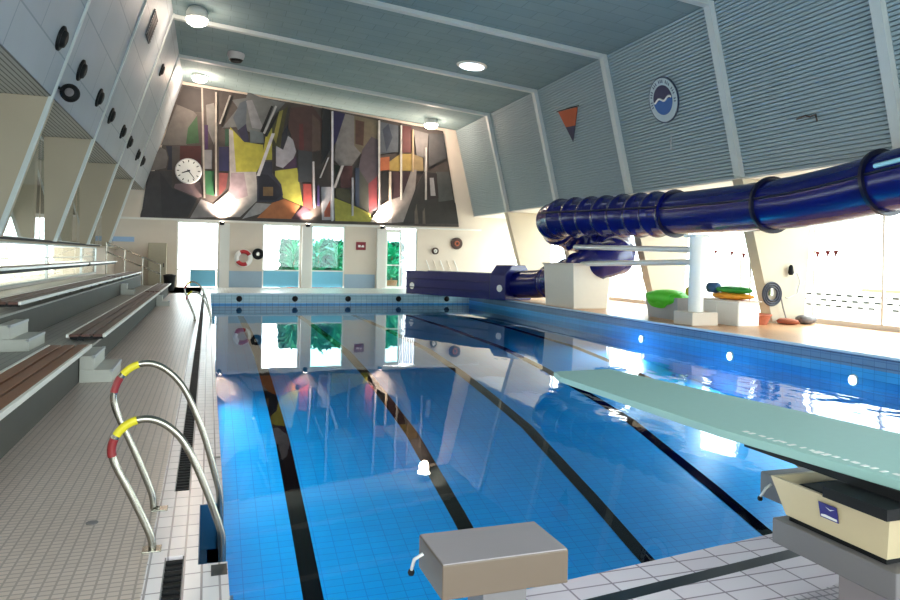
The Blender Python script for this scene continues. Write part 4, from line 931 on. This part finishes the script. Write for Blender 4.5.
blob('foam_mat', M_GREEND, (13.98, 15.95, 0.97), (0.3, 0.62, 0.11), 'dark green mat on top of the orange mat', 'mat', 'mats piled beside the slide column', 8)
o = MB().lathe((0, 0, 0), [(0.1, -0.2), (0.15, -0.16), (0.15, 0.16), (0.1, 0.2)], 'y', 18).build('foam_roll', plain('navy_foam', (30, 70, 110), 0.6)); o.location = (13.85, 16.65, 1.0); tag(o, 'dark blue foam roll on the low white cabinet right of the column', 'foam roll')
def heap(loc, label, cat, mat, s, name, seed): blob(name, mat, loc, s, label, cat, None, seed, 14)
t = thing('wicker_basket', (14.75, 15.9, 0), 'terracotta coloured basket on the tan deck in front of the white pier', 'basket')
MB().lathe((0, 0, 0), [(0.26, 0), (0.36, 0.24), (0.38, 0.27), (0.33, 0.27)], 'z', 20).build('basket_bowl', M_BRICK, t); MB().torus((0, 0, 0.27), 0.36, 0.03, 'z', 24, 8).build('basket_rim', M_BRICK, t)
p = on_floor(806, 324)
heap((p.x, p.y, 0.13), 'crumpled dark grey bag on the tan deck by the bright window', 'bag', M_SLATE, (0.3, 0.22, 0.14), 'swim_bag', 4)
p = on_floor(787, 323); heap((p.x - 0.35, p.y - 0.35, 0.08), 'small heap of reddish brown cloth at the foot of the white pier', 'cloth', M_BRICK, (0.2, 0.36, 0.09), 'folded_cloth', 6)
# hose coil on the pier at 16.4
c = on_y(772, 294, 16.1)
t = thing('hose_coil', c, 'dark blue hose coiled on the white pier right of the column', 'hose')
for r in (0.2, 0.27, 0.33): MB().torus((0, 0, 0), r, 0.032, 'y', 28, 8).build('hose_loop', M_NAVYD, t)
MB().tube([(0.33, 0, -0.1), (0.4, -0.02, -0.4), (0.5, -0.03, -0.7), (0.55, -0.2, -0.76)], 0.02, 8).build('hose_tail', M_SLATE, t)
MB().box(-0.05, 0.05, 0, 0.1, -0.05, 0.2).build('wall_hook', M_STEEL, t)
c = on_y(791, 271, 16.1)
t = thing('wall_tap', c, 'small dark tap with a looped thin hose on the edge of the white pier', 'tap')
MB().lathe((0, 0, 0), [(0.05, -0.12), (0.08, -0.05), (0.06, 0.12), (0.03, 0.18)], 'z', 14).build('tap_body', M_DARK, t)
MB().tube([(0, 0, -0.1), (0.2, -0.02, -0.05), (0.32, -0.03, -0.3), (0.22, -0.03, -0.65), (-0.1, -0.02, -0.8), (-0.2, -0.02, -0.78)], 0.018, 8).build('tap_hose', M_GREY, t)
# decals on the glass
i = 0
D0 = None
for px, py in [(702, 252), (716, 253), (732, 254.5), (744, 256), (807, 255), (818, 254.5), (828, 254), (836, 254)]:
    c = on_x(px, py, XG + 0.02)
    lab = ('small dark mark stuck on the glass ' + ('left of the white pier, ' if i < 4 else 'right of the white pier, ') + ['first', 'second', 'third', 'fourth'][i % 4] + ' from the left')
    if D0 is None:
        D0 = MB().prism([(0, 0.1, 0.1), (0, -0.1, 0.1), (0, -0.03, -0.02), (0, 0.0, -0.13), (0, 0.05, -0.02)], (-0.004, 0, 0)).build('window_decal', M_REDT); o = D0
    else: o = D0.copy(); COL.objects.link(o)
    o.location = c; tag(o, lab, 'decal', 'marks on the right windows'); i += 1
# thin frame stand by the window
c = on_floor(741, 318)
t = thing('frame_stand', (16.2, 17.5, 0), 'thin grey metal frame stand by the window left of the white pier', 'stand')
MB().tube([(0, -0.3, 0), (0, -0.3, 1.75), (0, 0.3, 1.75), (0, 0.3, 0)], 0.03, 8).build('stand_frame', M_GREY, t); MB().tube([(-0.2, -0.3, 0.02), (0.2, -0.3, 0.02)], 0.03, 8).build('stand_foot', M_GREY, t)
# added fill along the left pool wall, then the lights in the right wall
for yy in (4.6, 7.5, 10.5, 13.5):  # unseen strips added to brighten the water, no fittings on this side
    L = bpy.data.lights.new('pool_light_or_fill', 'AREA'); L.shape = 'RECTANGLE'; L.size = 0.3; L.size_y = 2.8; L.energy = 22; L.color = (0.85, 0.97, 1)
    lo = bpy.data.objects.new('pool_light_or_fill_lamp', L); COL.objects.link(lo); lo.location = (PX0 + 0.1, yy, -1.05); lo.rotation_euler = (0, math.radians(-84), 0)
for i, yy in enumerate((13.9, 10.45, 17.6)):
    c = Vector((PX1 - 0.02, yy, 0))
    L = bpy.data.lights.new('pool_light_or_fill', 'AREA'); L.shape = 'DISK'; L.size = 0.3; L.energy = 50; L.color = (0.8, 0.95, 1)
    lo = bpy.data.objects.new('pool_light_or_fill_lamp', L); COL.objects.link(lo); lo.location = (PX1 - 0.12, yy, -0.75); lo.rotation_euler = (0, math.radians(72), 0)
    t = thing('pool_light_or_fill', (PX1 - 0.0, c.y, -0.57), ['round white light in the right pool wall below the slide column', 'round white light in the right pool wall nearest the viewer', 'round white light in the far part of the right pool wall'][i], 'pool light', 'lights in the right pool wall')
    MB().lathe((0, 0, 0), [(0.12, 0.0), (0.12, -0.02), (0.1, -0.03)][::-1], 'x', 22).build('light_rim', M_ALU, t); MB().lathe((-0.03, 0, 0), [(0.095, -0.006), (0.095, 0.0)], 'x', 22).build('light_lens', M_POOLLAMP, t)

# ---------------------------------------------------------------- light
W = bpy.data.worlds.new('sky'); SC.world = W; W.use_nodes = True
W.node_tree.nodes['Background'].inputs[0].default_value = (0.93, 0.98, 1.0, 1); W.node_tree.nodes['Background'].inputs[1].default_value = 5.0
S = bpy.data.lights.new('sun', 'SUN'); S.energy = 1.2; S.color = (1, 0.93, 0.82); S.angle = 0.03
so = bpy.data.objects.new('sun', S); COL.objects.link(so)
so.rotation_euler = Vector((-0.75, -0.3, -0.9)).to_track_quat('-Z', 'Y').to_euler()
def portal(loc, rot, sx, sy):
    L = bpy.data.lights.new('portal', 'AREA'); L.shape = 'RECTANGLE'; L.size = sx; L.size_y = sy; L.cycles.is_portal = True
    o = bpy.data.objects.new('daylight_portal', L); COL.objects.link(o); o.location = loc; o.rotation_euler = rot
portal((XG + 0.3, (FAR + REAR) / 2, 2.1), (0, math.radians(90), 0), 4.2, FAR - REAR)
portal((4.8, FAR + 0.35, 1.7), (math.radians(-90), 0, 0), 13, 3.4)
portal((-9.3, 22, 2.5), (0, math.radians(-90), 0), 1.2, 32)
portal((-4.9, 14, 1.4), (0, math.radians(-90), 0), 1.2, 34)
portal((5.2, REAR - 0.3, 2.75), (math.radians(90), 0, 0), 17.5, 4.5)

# ---------------------------------------------------------------- camera
cam = bpy.data.cameras.new('camera'); co = bpy.data.objects.new('camera', cam); COL.objects.link(co); SC.camera = co
cam.sensor_fit = 'HORIZONTAL'; cam.sensor_width = 36.0; cam.lens = 36.0 * FPX / 900.0
cam.shift_x = 0.0; cam.shift_y = (CY - 300.0) / 900.0; cam.clip_end = 300
F = Vector((math.sin(YAW), math.cos(YAW), 0)); R = Vector((math.cos(YAW), -math.sin(YAW), 0)); U = Vector((0, 0, 1))
right = R * CR + U * SR
up = U * CR - R * SR
co.matrix_world = Matrix(((right.x, up.x, -F.x, 0), (right.y, up.y, -F.y, 0), (right.z, up.z, -F.z, EYE), (0, 0, 0, 1)))
SC.view_settings.view_transform = 'Standard'; SC.view_settings.look = 'None'; SC.view_settings.exposure = 0.95; SC.view_settings.gamma = 1.0
SC.view_settings.use_curve_mapping = False
SC.cycles.max_bounces = 10; SC.cycles.diffuse_bounces = 5; SC.cycles.transparent_max_bounces = 12; SC.cycles.use_denoising = True
SC.cycles.sample_clamp_indirect = 8.0
